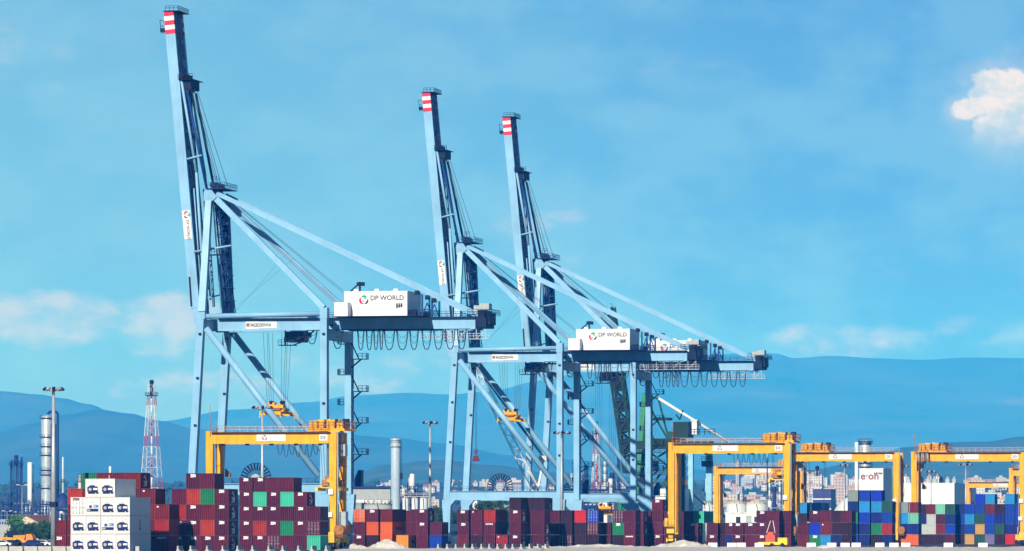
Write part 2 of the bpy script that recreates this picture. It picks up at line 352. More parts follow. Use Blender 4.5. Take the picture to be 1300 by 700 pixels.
    # back stays from the head to the girder's end
    se = L(604, 403, G0)
    for y, ya in ((G0, 6.8), (G1, 14.2)): part(MB().beam((ap0.x + 1.6, ya, hz + 1.1), (se.x, y, gz1 + .5), .55, .95), 'back_stay')
    xa, xc = L(536, 372, G0).x, L(548.5, 380, G0).x; za, zc = L(536, 374, G0).z, L(548.5, 381, G0).z
    for y in (G0, G1):
        fr = MB(); fr.beam((xa, y, gz1 + .1), (xa, y, za), .35, .35).beam((xc, y, gz1 + .1), (xc, y, zc), .35, .35)
        fr.beam((xa, y, gz1 + .3), ((xa + xc) / 2, y, zc - .6), .2, .2).beam((xc, y, gz1 + .3), ((xa + xc) / 2, y, zc - .6), .2, .2).beam((xa, y, gz1 + 1.9), (xc, y, gz1 + 1.7), .2, .2)
        part(fr, 'stay_support', CRANED)
    for px in (530, 543, 551): p = L(px, 372.5 + (px - 530) * .47, G0); part(MB().box(p.x - .5, p.x + .5, G0 - .45, G0 + .45, p.z - .35, p.z + .6), 'stay_clamp', DARK)
    # machinery house
    hx0, hx1 = L(437, 390, 4).x, L(517, 390, 4).x; hz0, hz1 = L(437, 402.3, 4).z, L(437, 371.5, 4).z
    mb = MB().box(hx0, hx1, 4.0, 17.0, hz0, hz1).box(hx0 - .1, hx1 + .1, 3.9, 17.1, hz1 + .003, hz1 + .22)
    for t in (.17, .5, .8): mb.box(hx0 + (hx1 - hx0) * t - .5, hx0 + (hx1 - hx0) * t + .5, 5, 6, hz1 + .22, hz1 + .75)
    house = part(mb, 'machinery_house', WHITE)
    lx0, lx1 = L(424.5, 390, 1).x, L(441.5, 390, 1).x
    part(MB().box(lx0, lx1, .9, 3.88, hz0, L(430, 384, 1).z).box(lx0, hx0 - .12, 3.9, 15, hz0, L(430, 384, 1).z - .3), 'electrical_room', WHITE, house)
    part(MB().box(lx0 - .6, L(532, 402, 4).x + 2, .6, 17.4, gz1 + .2, hz0 - .01), 'house_floor', CRANED, house)
    part(MB().rail([(hx1 + .2, 4.1, hz0), (hx1 + 3.6, 4.1, hz0), (hx1 + 3.6, 17, hz0)], 1.2, .06, 1.2).box(hx1 + .5, hx1 + 1.6, 5, 7, hz0, hz0 + 1.5).box(hx1 + 1.9, hx1 + 3.2, 8, 11, hz0, hz0 + 1.1), 'house_equipment', DARK, house)
    hk = MB(); p = L(450, 371, 6)
    hk.beam((p.x - 1, 6, p.z), (p.x + 1.2, 6, p.z + 2.0), .3, .3).beam((p.x + 1.2, 6, p.z), (p.x + 1.2, 6, p.z + 2.2), .35, .35).box(p.x + .6, p.x + 2.2, 5.5, 6.5, p.z + 1.3, p.z + 2.1)
    part(hk, 'service_hoist', DARK, house)
    hp = L(462, 381, 4); put('logo', logo_mesh(2.0), (hp.x, 3.97, hp.z), house)
    hp = L(470, 381.3, 4); put('lettering', text_mesh('DP WORLD', 1.42, INK, .02), (hp.x, 3.97, hp.z), house)
    hp = L(470.5, 386.4, 4); put('lettering', text_mesh('Tarragona', .95, INKG, 0), (hp.x, 3.97, hp.z), house)
    hp = L(507, 388.5, 4)
    mb = MB()
    for i in range(3): mb.box(hp.x - .7 + .5 * i, hp.x - .35 + .5 * i, 3.965, 3.995, hp.z - .5 + .1 * i, hp.z + .55)
    mb.box(hp.x - .7, hp.x + .7, 3.96, 3.964, hp.z - .1, hp.z + .08); part(mb, 'house_emblem', INK, house)
    # girder name plate
    a, b = L(314, 413, G0), L(352, 413, G0); c_ = L(336, 413, G0)
    pl = part(MB().box(c_.x - 1.0, b.x, G0 - .55, G0 - .503, gz0 + .45, gz1 - .55).box(a.x - .2, c_.x - 1.003, G0 - .55, G0 - .503, gz0 + .35, gz1 - .45), 'name_plate', [WHITE])
    put('lettering', text_mesh('PACECO', 1.0, INK, .035, xs=.64), (a.x + .85, G0 - .57, gz0 + .76), pl); put('lettering', text_mesh('ESPAÑA', .95, INK, .02, xs=.64), (c_.x - .55, G0 - .57, gz0 + .82), pl)
    part(MB().box(a.x - .05, a.x + .65, G0 - .58, G0 - .552, gz0 + .8, gz0 + 1.5), 'plate_emblem', RUST, pl)
    # trolley with the cab under the girders
    t = part(MB().box(L(362, 0, G0).x, L(385, 0, G0).x, G0 - .4, G1 + .4, gz0 - 1.4, gz0 - .3).box(L(368, 0, G0).x, L(380, 0, G0).x, G0 + .2, G1 - .2, gz0 - .3, gz0 + .9), 'trolley', CRANED)
    tx = L(362, 0, G0).x
    part(MB().prism([(tx - .4, gz0 - 1.4), (tx - .4, gz0 - 2.5), (tx + 3.4, gz0 - 2.5), (tx + 3.8, gz0 - 1.4)], G0 + .5, G1 - .5), 'operator_cab', DARK, t)
    mb = MB().box(tx - 1.3, tx + 2.2, G0 - 1.0, G0 + 2, gz0 - 3.35, gz0 - 3.2).rail([(tx - 1.3, G0 - 1, gz0 - 3.2), (tx + 2.2, G0 - 1, gz0 - 3.2)], 1.1, .06, .7)
    mb.beam((tx + 2.2, G0 - .6, gz0 - 3.2), (tx + 5.2, G0 - .6, gz0 - 2.2), .3, .25).beam((tx + 4.4, G0 - .6, gz0 - 2.3), (tx + 6.6, G0 - .6, gz0 - .1), .3, .3).beam((tx + .2, G0 - .6, gz0 - .1), (tx + .2, G0 - .6, gz0 - 3.2), .3, .3)
    mb.rail([(tx + 2.0, G0 - .9, gz0 - 2.2), (tx + 5.2, G0 - .9, gz0 - 2.2)], 1.0, .06, .7).box(tx + 2.6, tx + 3.6, G0 - .7, G0, gz0 - 2.2, gz0 - 1.4)
    part(mb, 'trolley_platform', DARK, t)
    # festoon loops
    def loop(xa_, xb_, drop, y=G0 - .9):
        pts = []
        for i in range(13):
            s = i / 12; u_ = abs(2 * s - 1); pts.append((xa_ + (xb_ - xa_) * (.5 + (s - .5) * (1 - .25 * (1 - u_) * 0)), y, gz0 - .15 - drop * (1 - u_ ** 3.2)))
        return pts
    sp = [(391, 404, 17), (423, 437, 23), (455, 463.5, 25), (466, 474, 25), (475.5, 481.5, 25), (483, 487.5, 25), (488.5, 502.5, 25), (504.5, 519.5, 25), (521, 532.5, 25), (536.5, 549, 25), (551.5, 564, 25), (566.5, 579, 25), (581.5, 593, 25)]
    for a_, b_, dr in sp:
        xa_, xb_ = L(a_, 420, G0).x, L(b_, 420, G0).x
        mb = MB().path(loop(xa_, xb_, dr / 5.9), .115, 5)
        for q in (.38, .68): mb.path(loop(xa_ + .1, xb_ - .1, dr / 5.9 * q, G0 - .75), .05, 3)
        part(mb, 'festoon_cable', ROPE)
    part(MB().box(L(391, 0, G0).x, L(598, 0, G0).x, G0 - 1.0, G0 - .75, gz0 - .2, gz0 - .02), 'festoon_track', DARK)
    # tail of the girder: rope gear, hanging platform
    tz = L(615, 404, G0).z
    mb = MB().box(xe + .02, xe + 2.4, G0 - .6, G1 + .6, gz0 + .2, gz1 - .1).box(xe + .5, xe + 2.0, G0 - .4, G1 + .4, gz1 - .1, gz1 + 1.6).box(xe + 2.4, xe + 3.0, G0 + .5, G1 - .5, gz0 + .9, gz1 + 1.1)
    mb.rail([(xe - 1.5, G0 - 1.2, gz1 + .5), (xe + 3.6, G0 - 1.2, gz1 + .5), (xe + 3.6, G1 + 1.2, gz1 + .5)], 1.2, .06, 1.0)
    for t_ in range(4): mb.tube((xe + 1.3, G0 + t_ * 2, gz1 + .2), (xe + 1.3, G0 + .5 + t_ * 2, gz1 + .2), .8, 12)
    part(mb, 'rope_anchor_frame', DARK)
    part(MB().box(xe + .9, xe + 3.0, G0 - .5, G0 + 2.5, gz1 + 1.62, gz1 + 3.0).box(xe - .5, xe + .8, G0 + .2, G0 + 1.6, gz1 + 1.3, gz1 + 2.6), 'winch_cover', GREY)
    hgz = L(575, 431, G0).z; ha, hb = L(534, 431, G0).x, L(622, 431, G0).x
    mb = MB().box(ha, hb, G0 - .8, G0 + .5, hgz - .05, hgz + .08).rail([(ha, G0 - .8, hgz + .05), (hb, G0 - .8, hgz + .05)], 1.15, .06, 1.6)
    for i in range(7):
        x = ha + 2.2 + (hb - ha - 3) * i / 6; mb.beam((x, G0 - .7, hgz), (x, G0 - .7, gz0 - .15), .1, .12)
        if i % 2: mb.beam((x, G0 - .7, hgz), (x + 2, G0 - .7, gz0 - .2), .1, .1)
    part(mb, 'hanging_platform', GALV)
    # stairs up the far rear leg
    for i, py in enumerate((452, 493, 533, 573)):
        a_ = L(453.5, py, W); z = a_.z - .8; x = xr + .75
        mb = MB().box(x + .3, x + 3.4, W - 1.2, W + 1.0, z, z + .14).beam((x, W - .9, z - 1.8), (x + 2.2, W - .9, z), .25, .3).beam((x, W - .9, z + 3.6), (x + 1.7, W - .9, z + .1), .5, .18)
        mb.rail([(x + 1.6, W - 1.2, z), (x + 3.4, W - 1.2, z), (x + 3.4, W + 1.0, z)], 1.3, .07, .6).beam((x + .4, W - .8, z - 6.4), (x + .4, W - .8, z), .5, .16)
        part(mb, 'stair_landing', DARK)
    for py in (437, 476, 514):
        a_ = L(436.5, py, W); x = xr - .75
        part(MB().box(x - 1.5, x - .05, W - 1.2, W + .6, a_.z - .1, a_.z).rail([(x - .1, W - 1.2, a_.z), (x - 1.5, W - 1.2, a_.z), (x - 1.5, W + .6, a_.z)], 1.2, .07, .6), 'side_cage', DARK)
    a_ = L(452, 618, W)
    part(MB().prism([(xr + .75, a_.z), (xr + 3.0, a_.z), (xr + 3.0, a_.z + 3.6), (xr + 2.4, a_.z + 3.6)], W - 1.3, W + 1.1).rail([(xr + 1, W - 1.4, a_.z), (xr + 3.4, W - 1.4, a_.z)], 1.2, .06, .6), 'stair_cabin', CRANED)
    # cable reel on the portal
    c = L(325, 608, 9.0); rr = 3.4
    mb = MB()
    n = 26
    for i in range(n):
        t0, t1 = 2 * math.pi * i / n, 2 * math.pi * (i + 1) / n
        for r_ in (rr, rr * .98): pass
        mb.tube((c.x + rr * math.cos(t0), c.y, c.z + rr * math.sin(t0)), (c.x + rr * math.cos(t1), c.y, c.z + rr * math.sin(t1)), .09, 4)
        mb.beam((c.x + .55 * rr * math.cos(t0), c.y, c.z + .55 * rr * math.sin(t0)), (c.x + rr * math.cos(t0), c.y, c.z + rr * math.sin(t0)), .25, .34)
        mb.beam((c.x + .30 * rr * math.cos(t0), c.y + .2, c.z + .30 * rr * math.sin(t0)), (c.x + .56 * rr * math.cos(t0), c.y + .2, c.z + .56 * rr * math.sin(t0)), .1, .1)
    reel = part(mb, 'cable_reel', DARK)
    part(MB().tube((c.x, c.y - .5, c.z), (c.x, c.y + 1.2, c.z), .75, 16).tube((c.x, c.y - .6, c.z), (c.x, c.y - .5, c.z), 1.05, 20), 'reel_hub', GREY, reel)
    part(MB().beam((c.x - 1.2, c.y + .9, 13.5), (c.x, c.y + .9, c.z), .3, .4).beam((c.x + 1.2, c.y + .9, 13.5), (c.x, c.y + .9, c.z), .3, .4).box(c.x - 5, c.x + 5, 1.0, 13, 13.2, 13.4), 'reel_stand', CRANED)
    # the raised boom
    bt = L(214.5, 15, G0); bb = L(249.5, 404, G0); dirb = (bt - bb).normalized(); nrm = Vector((dirb.z, 0, -dirb.x))
    blen = (bt - bb).length; B = lambda s, n=0.0, y=0.0: Vector((bb.x, 0, bb.z)) + Vector((dirb.x, 0, dirb.z)) * s + nrm * n + Vector((0, y, 0))
    s_str = blen - 29 / 5.9
    for y in (G0, G1):
        part(MB().beam(B(2.2, 0, y), B(s_str, 0, y), 1.0, 2.05, h2=2.2), 'boom_girder')
        mb = MB()
        for i in range(5): mb.beam(B(s_str + (blen - s_str) * i / 5 + (.003 if i else 0), 0, y), B(s_str + (blen - s_str) * (i + 1) / 5, 0, y), 1.004, 2.2, 0 if i % 2 == 0 else 1)
        part(mb, 'striped_tip', [REDP, WHITE])
        part(MB().beam(B(-1.6, .5, y), B(2.19, 0, y), .9, 1.3, h2=1.9).tube(B(-1.2, .6, y - .8), B(-1.2, .6, y + .8), .45, 12), 'boom_hinge')
    for i in range(11): s = 4 + i * 6.0; part(MB().beam(B(s, .3, G0 + .52), B(s, .3, G1 - .52), .5, .8, side=(0, 0, 1)), 'boom_tie')
    mb = MB()
    for i in range(10): mb.beam(B(4.4 + 6 * i, .3, G0 + .5), B(9.6 + 6 * i, .3, G1 - .5), .2, .2)
    part(mb, 'boom_bracing', CRANED)
    s = 3.0; i = 0
    while s < blen - 2:
        ln = 3.4 if i % 3 else 5.2
        part(MB().beam(B(s, .85, G0 + .54), B(s, .85, G1 - .54), .06, ln, side=tuple(nrm)), 'boom_deck_plate', CRANED); s += ln + (.9 if s < blen - 16 else 1.9); i += 1
    for dx, y in ((.4, 9.0), (.9, 12.0), (1.1, 13.0), (.7, 10.5)):
        part(MB().tube((ap0.x + dx * .4, y, hz - .4), (fx(zt) + 1.4 + dx * 1.6, y, zt + 2 + dx), .17, 6), 'a_frame_rod')
    for i in range(14):
        s = 6 + i * 3.1
        if s < blen - 18: part(MB().beam(B(s, 1.0, G0 + 2.2), B(s + 2.9, 2.6, G0 + 2.2), .22, .22, side=(0, 1, 0)).beam(B(s + 2.9, 2.6, G0 + 2.2), B(s + 3.1, 1.0, G0 + 2.2), .2, .2, side=(0, 1, 0)).beam(B(s, 2.6, G0 + 2.2), B(s + 3.1, 2.6, G0 + 2.2), .22, .22, side=(0, 1, 0)), 'catwalk_truss', DARK)
    for n_, y in ((1.9, G0 + .4), (3.1, G0 + 4), (2.4, G1 - .6)): part(MB().tube(B(blen * .42, n_, y), B(4, n_ * .75, y), .16, 6), 'boom_pipe', CRANE if y < G1 - 1 else CRANED)
    # walkway along the boom
    mb = MB().beam(B(blen - 14, 1.5, G0 + 1.0), B(blen - .6, 1.5, G0 + 1.0), 1.0, .12)
    for i in range(12):
        s = blen - 14 + 1.2 * i; mb.tube(B(s, 1.45, G0 + .5), B(s, 2.5, G0 + .5), .06, 4)
    for n_ in (2.0, 2.5): mb.tube(B(blen - 14, n_, G0 + .5), B(blen - .6, n_, G0 + .5), .06, 4)
    part(mb, 'boom_walkway', DARK)
    mb = MB().beam(B(2, 1.5, G0 + 1.6), B(blen - 15, 1.5, G0 + 1.6), .8, .12)
    for i in range(20):
        s = 3 + i * 2.6; mb.tube(B(s, 1.45, G0 + 1.1), B(s, 2.45, G0 + 1.1), .05, 4)
    mb.tube(B(2, 2.45, G0 + 1.1), B(blen - 15, 2.45, G0 + 1.1), .05, 4)
    part(mb, 'inner_walkway', DARK)
    mb = MB().box(*sum(([B(blen - .3, -1, 0)[0] - .2, B(blen - .3, -1, 0)[0] + 3.4],), []), G0 - .8, G1 + .8, bt.z + .05, bt.z + .17)
    mb.rail([(bt.x - .6, G0 - .8, bt.z + .17), (bt.x + 2.2, G0 - .8, bt.z + .17), (bt.x + 2.2, G1 + .8, bt.z + .17)], 1.0, .06, .8)
    part(mb, 'tip_platform', DARK)
    mb = MB()
    for s in (blen - 4.6, blen - 3.2, blen - 2.0): mb.tube(B(s, -1.1, G0), B(s + .4, -2.2, G0), .08, 4)
    mb.tube(B(blen - 4.6, -2.2, G0), B(blen - 1.6, -2.2, G0), .07, 4).box(B(blen - 4.4, -2.3, 0).x, B(blen - 4.4, -1.2, 0).x, G0 - .4, G0 + .4, B(blen - 4.4, 0, 0).z, B(blen - 4.4, 0, 0).z + .8)
    part(mb, 'tip_lamp_bracket', DARK)
    # forestays folded down between boom and head
    s0 = blen - 14.5
    mb = MB().beam(B(s0, 1.1, G0 - .3), B(s0, 1.1, G1 + .3), 1.8, 1.8, side=(0, 0, 1)).box(B(s0, 1, 0).x, B(s0, 4.2, 0).x, G0 - 1, G1 + 1, B(s0, 0, 0).z - .4, B(s0, 0, 0).z - .28)
    mb.rail([(B(s0, 1, 0).x, G0 - 1, B(s0, 0, 0).z - .3), (B(s0, 4.2, 0).x, G0 - 1, B(s0, 0, 0).z - .3)], 1.1, .07, .7).box(B(s0, 2.0, 0).x, B(s0, 3.6, 0).x, G0, G1, B(s0, 0, 0).z - 2.4, B(s0, 0, 0).z - .4)
    part(mb, 'stay_platform', DARK)
    mb = MB()
    for y in (G0 + 1.0, G0 + 3, G1 - 2): mb.tube(B(s0 - 2.4, 2.2, y - .3), B(s0 - 2.4, 2.2, y + .3), .75, 14)
    part(mb, 'yellow_sheave', YEL)
    for y in (G0 - .1, G1 + .1):
        mid = B(blen * .47, 2.9, y)
        part(MB().tube(B(s0 - .5, 1.4, y), mid, .30, 8).tube(mid, B(2.5, 2.2, y), .30, 8), 'folded_stay')
        part(MB().tube(B(s0 - 3.0, 2.3, y + .6), Vector((ap0.x - .6, y * .9 + .8, hz + 1.2)), .30, 8), 'folded_stay', CRANED)  # second pair in dark navy: shade put into the stay colour
    for i, (dn, ex) in enumerate(((3.0, 1.6), (3.3, 2.2), (3.6, 3.2), (2.7, .9))):
        part(MB().tube(B(s0 - 1.5, dn, G0 + 1 + i), Vector((ap0.x + ex, 7.5 + i * 1.4, hz + 2.6)), .07, 4), 'hoist_rope', ROPE)
    for s, n0, n1 in ((L(0, 206, G0).z - bb.z, 1.0, 4.6), (L(0, 323, G0).z - bb.z, .9, 9.5)):
        part(MB().tube(B(s, n0, G0 - .6), B(s + .5, n1, G0 - .6), .22, 8), 'stay_spreader_bar')
    part(MB().beam(B(4, 2.2, G0), B(4.6, 5.4, G0 + 2), .25, .3), 'boom_foot_strut')
    part(MB().box(B(14, 2.5, 0).x, B(14, 6.5, 0).x, G0 + 3, G0 + 7, B(14, 0, 0).z - .1, B(14, 0, 0).z).rail([(B(14, 2.5, 0).x, G0 + 3, B(14, 0, 0).z), (B(14, 6.5, 0).x, G0 + 3, B(14, 0, 0).z)], 1.2, .06, .9), 'boom_foot_platform', CRANED)
    part(MB().beam(B(2.6, -.75, G0 - .56), B(9.0, -.60, G0 - .56), .1, .4), 'foot_ladder', DARK)
    a_ = B(L(0, 288, G0).z - bb.z, -.05, G0)
    sg = part(MB().beam(B(L(0, 306, G0).z - bb.z, -.1, G0 - .52), B(L(0, 270, G0).z - bb.z, -.1, G0 - .52), .03, 1.75), 'boom_sign', WHITE)
    lp = B(L(0, 275.5, G0).z - bb.z, .05, G0 - .55); put('logo', logo_mesh(1.5, R(-84)), lp, sg)
    lp = B(L(0, 282, G0).z - bb.z, -.2, G0 - .555); put('lettering', text_mesh('DP WORLD', .82, INK, .01, rot=R(-84.5)), lp, sg)
    # ropes between the house and the head
    for px, py, e in ((437, 373, 1.2), (440, 372.5, 1.8)):
        q = L(px, py, G0 + e); part(MB().tube((ap0.x + 1.4, G0 + 1 + e, hz + 1.9), q, .05, 4), 'boom_rope', ROPE)
    for px, py in ((296, 391), (303, 379)): part(MB().tube(L(px, py + 8, G0), L(px + 70, 320 if px < 300 else 328, G0 + 6), .025, 3), 'guy_wire', ROPE)
    # small lamps on legs and girder
    for (px, py, y) in ((253, 424, -1.05), (250, 480, -1.05), (247, 540, -1.05), (410, 424, -1.15), (410, 512, -1.15), (410, 560, -1.15), (420, 413, G0 - .6), (287, 430, W - 1), (284, 500, W - 1)):
        q = L(px, py, y); part(MB().box(q.x - .15, q.x + .45, y - .25, y, q.z - .2, q.z + .2), 'floodlight', DARK)
    return root
def spreader(loc, ropes_up, label, tilt=0.0, col=None):
    """a yellow container spreader on its ropes: loc is the point under the ropes"""
    r = empty('container_spreader', loc); tag(r, label, 'spreader', 'spreaders hanging from the quay cranes')
    m = col or YEL
    MB().box(-2.3, 2.3, -.5, .5, .0, .5).box(-1.9, -1.3, -6.0, 6.0, -.35, .1).box(1.3, 1.9, -6.0, 6.0, -.35, .1).box(-2.35, 2.35, -6.2, -5.8, -.7, .1).box(-2.35, 2.35, 5.8, 6.2, -.7, .1).build('beam', m, r)
    MB().box(-1.6, 1.6, -1.2, 1.2, .9, 1.6).box(-1.9, -.4, -.9, .9, 1.6, 2.2).box(.5, 1.5, -.6, .6, 1.6, 2.0).build('headblock', m, r)
    MB().box(-1.0, .9, -1.0, 1.0, .5, .9).box(-2.2, -1.5, -1.4, 1.4, .5, 1.2).box(1.5, 2.2, -1.6, 1.6, .4, .8).build('drive_unit', RUST, r)
    for x in (-1.2, 1.2):
        for y in (-.8, .8): MB().tube((x, y - .12, 2.1), (x, y + .12, 2.1), .42, 12).build('sheave', DARK, r)
    for x in (-2.2, 2.2):
        for y in (-6.0, 6.0): MB().beam((x, y, -.7), (x * 1.08, y, -1.3), .25, .2).build('flipper', m, r)
    for x in (-2.0, -1.1, 1.1, 2.0):
        for y in (-.8, .8): MB().tube((x, y, 2.1), (x * 1.35, y * 2.2, ropes_up), .045, 4).build('rope', ROPE, r)
    return r
crane1 = make_sts()
tag(crane1, 'pale blue quay crane with raised boom, biggest and nearest of the three', 'crane', 'pale blue ship-to-shore cranes')
D2, D3 = D1 / .843, D1 / .7955
crane2 = copy_tree(crane1); crane2.location = P(577.5, D2); crane2['label'] = 'pale blue quay crane standing between the two others, boom raised'
crane3 = copy_tree(crane1); crane3.location = P(678, D3); crane3['label'] = 'pale blue quay crane farthest along the row, its girder half hidden'
for (cr, lx, py, lab) in ((crane1, 352, 519, 'yellow spreader hanging in the portal of the biggest crane'), (crane2, 342, 500, 'yellow spreader hanging under the middle crane'), (crane3, 372, 640, 'yellow spreader lowered behind the containers under the farthest crane')):
    q = L(lx, py, 11.0); top = L(0, 421, 11).z
    spreader(Vector(cr.location) + Vector((q.x, 11.0, q.z - .8)), top - q.z, lab)
# ------------------------------------------------------------------ yellow yard gantries
def make_rtg(px, D, span, label, tro=22.0, hang=None, w=7.4, sign=.40, cab=None, zt=22.35, bundle=False):
    o = P(px, D); r = empty('yard_gantry_crane', o); tag(r, label, 'gantry crane', 'yellow rubber-tyred gantry cranes')
    def part(mb, name, m=YEL, par=None): return mb.build(name, m, par or r)
    zb = zt - 1.95
    for j, y in enumerate((0.0, w)):
        for x, b0, t0 in ((0.0, 1.25, 1.35), (span, 1.05, 1.45)):
            part(MB().beam((x, y, 2.7), (x, y, zt + (.35 if x == 0 else .05)), .95, b0, h2=t0), 'leg')
        part(MB().box(.72, span - .75, y - .5, y + .5, zb, zt).box(.72, span - .75, y - .62, y + .62, zb - .08, zb - .003).box(.72, span - .75, y - .62, y + .62, zt + .003, zt + .09), 'girder')
        yo = y - .55 if j == 0 else y + .55; ya, yb = (yo - .8, yo) if j == 0 else (yo, yo + .8); yr = ya if j == 0 else yb
        wk = part(MB().box(.4, span - .5, ya, yb, zt + .10, zt + .16), 'walkway', RUST)
        part(MB().rail([(.4, yr, zt + .16), (span - .5, yr, zt + .16)], 1.15, .05, 1.5), 'railing', GALV if j else RUST, wk)
    for x in (0.0, span):
        part(MB().box(x - .5, x + .5, -1.2, w + 1.2, 1.9, 2.695), 'sill_beam')
        part(MB().box(x - .45, x + .45, .48, w - .48, zt - 1.4, zt - .5), 'end_tie')
        for y in (-.1, w + .1):
            bg = part(MB().box(x - .7, x + .7, y - 2.1, y + 2.1, 1.25, 1.6).prism([(x - .5, 1.6), (x + .5, 1.6), (x + .4, 1.9), (x - .4, 1.9)], y - .8, y + .8).box(x - .95, x - .72, y - 1.4, y - .1, 1.0, 1.9).box(x + .72, x + .95, y + .1, y + 1.4, .9, 2.0), 'bogie', YELB)
            for dy in (-1.2, 1.2):
                wh = part(MB().lathe([(.35, -.3), (.74, -.3), (.8, -.2), (.8, .2), (.74, .3), (.35, .3)], n=20), 'wheel', DARK, bg); wh.location = (x, y + dy, .8); wh.rotation_euler = (0, R(90), 0)
                part(MB().tube((-.0, 0, -.33), (0, 0, .33), .34, 12), 'rim', YELB, wh)
    # stairs and ladders, cabinets
    part(MB().tube((.95, .9, 3), (.95, .9, zt + 1), .09, 6).tube((.95, 1.5, 3), (.95, 1.5, zt + 1), .09, 6).box(.7, 1.5, .6, 2.2, 15.6, 15.7).box(.7, 1.5, .6, 2.2, 9.2, 9.3).beam((.9, 1.1, 6.5), (1.3, 1.1, 8.0), .5, .3).tube((.2, -.55, 21), (.2, -.55, 27), .07, 6), 'ladder', RUST)
    part(MB().box(1.0, 2.0, w - .4, w + .5, 13.6, 14.3).prism([(1.0, 14.3), (1.9, 14.3), (1.0, 15.2)], w - .3, w + .4), 'cable_bracket', RUST)
    part(MB().box(span - .75, span + .15, -.9, -.52, 10.2, 11.2), 'control_box', WHITE); part(MB().box(span - .95, span + .0, -.95, -.55, 6.0, 6.9), 'control_box', WHITE)
    part(MB().box(span + .85, span + 2.1, 1.0, 3.0, 4.3, 6.9).box(span + .80, span + 2.15, .95, 3.05, 6.903, 7.0), 'electrical_cabinet', GREY)
    part(MB().box(span - .3, span + 2.2, .9, 3.4, 2.9, 4.2).box(span + .6, span + 1.9, 3.6, 6.4, 2.8, 4.6).tube((span + 1.6, 4.4, 4.6), (span + 1.6, 4.4, 5.8), .14, 8), 'generator_set', RUST)
    part(MB().box(-.75, .9, -1.9, -.55, 2.9, 3.9).box(-1.3, -.7, -1.2, .4, 4.6, 6.2).rail([(-1.4, -1.5, 4.5), (1.2, -1.5, 4.5)], 1.2, .06, .6).box(-1.4, 1.2, -1.5, -.5, 4.4, 4.5), 'service_platform', YELB)
    part(MB().tube((span + 1.3, -1.3, 3.6), (span + 1.3, .4, 3.6), .95, 16).box(span + .6, span + 2.0, -1.0, .6, 2.4, 2.7), 'cable_drum', RUST)
    part(MB().box(span - 1.6, span - .7, -1.6, 1.4, 1.3, 2.6).box(span - .6, span + .7, -2.3, -1.4, 1.6, 3.2).tube((span - 1.0, -1.8, 1.2), (span - 1.0, -1.8, 4.4), .07, 5), 'drive_cabinet', YELB)
    mb = MB()
    for k in range(6):
        z = 3 + k * 3.1; mb.beam((span + .75, 2 + (k % 2) * 3.2, z), (span + .75, 5.2 - (k % 2) * 3.2, z + 3.1), .5, .12).box(span + .6, span + 1.3, 1.4, 6.0, z, z + .08)
        mb.tube((span + 1.25, 2 + (k % 2) * 3.2, z + 1), (span + 1.25, 5.2 - (k % 2) * 3.2, z + 4.1), .05, 4)
    part(mb, 'stairs', RUST)
    part(MB().tube((span + .9, -.3, 3.2), (span + .9, -.3, zt), .11, 6).tube((span - .9, -.56, 3.2), (span - .9, -.56, zt - 3), .06, 5), 'conduit', GREY)
    # trolley
    t = part(MB().box(tro - 3.5, tro + 3.5, -.9, -.3, zt + .3, zt + .75).box(tro - 3.5, tro + 3.5, w + .3, w + .9, zt + .3, zt + .75).box(tro - 3.4, tro - 2.7, -.3, w + .3, zt + .35, zt + .7).box(tro + 2.7, tro + 3.4, -.3, w + .3, zt + .35, zt + .7).box(tro - 2.7, tro + 2.7, 1.2, w - 1.2, zt + .5, zt + .6), 'trolley')
    part(MB().tube((tro - 2.2, 1.4, zt + 1.6), (tro - .6, 1.4, zt + 1.6), .85, 14).tube((tro + .6, 1.4, zt + 1.6), (tro + 2.2, 1.4, zt + 1.6), .85, 14).box(tro - .5, tro + .5, .8, 2.2, zt + .6, zt + 2.5), 'hoist_drum', YELB, t)
    part(MB().box(tro - 3.2, tro - 1.8, -.7, .7, zt + .76, zt + 2.2).box(tro - 1.5, tro - .4, -.6, .6, zt + .76, zt + 2.0).box(tro, tro + 1.6, -.6, .6, zt + .76, zt + 2.3).box(tro + 2.0, tro + 3.1, -.65, .65, zt + .76, zt + 1.9), 'motor', YEL, t)
    for bx in ((tro - .35, tro - .05, -.7, .6, zt + .76, zt + 2.4), (tro + 1.65, tro + 1.95, -.6, .6, zt + .76, zt + 2.5), (tro + 2.3, tro + 3.3, 2.6, 4.2, zt + .6, zt + 2.6), (tro - 3.4, tro - 2.2, 4, 5.5, zt + .6, zt + 2.2)): part(MB().box(*bx), 'drive_unit', DARK, t)
    part(MB().rail([(tro - 3.6, -1.0, zt + .76), (tro + 3.6, -1.0, zt + .76), (tro + 3.6, w + 1, zt + .76), (tro - 3.6, w + 1, zt + .76)], 1.3, .055, 1.0), 'trolley_railing', RUST, t)
    cx = tro + 2.0 if cab is None else cab
    part(MB().box(cx - .9, cx + .9, w * .3, w * .3 + 2.0, zb - 2.4, zb - .2).box(cx - .2, cx + .2, w * .3 + .5, w * .3 + 1.4, zb - .2, zt + .4), 'operator_cab', GREY, t)
    # festoon under the girder
    for k in range(7):
        a = tro - 10.5 + k * 1.15; mb = MB(); pts = []
        for i in range(9):
            s_ = i / 8; pts.append((a + 1.0 * s_, w * .5, zb - .1 - (2.0 + .4 * (k % 2)) * (1 - abs(2 * s_ - 1) ** 3)))
        if a > 1 and a < span - 2: part(mb.path(pts, .06, 4), 'festoon_cable', ROPE)
    if bundle:
        for k in range(9):
            a = .9 + k * .36; part(MB().tube((a, -1.0, zt + .2), (a + .08 * (k % 3), -1.05, zb - .3 - .5 * (k % 2)), .11, 6), 'hanging_cable', (GREY, GALV, DARK)[k % 3])
    # signs
    sx = span * sign
    sg = part(MB().box(sx, sx + 5.6, -.56, -.503, zb + .42, zt - .30), 'sign_board', WHITE)
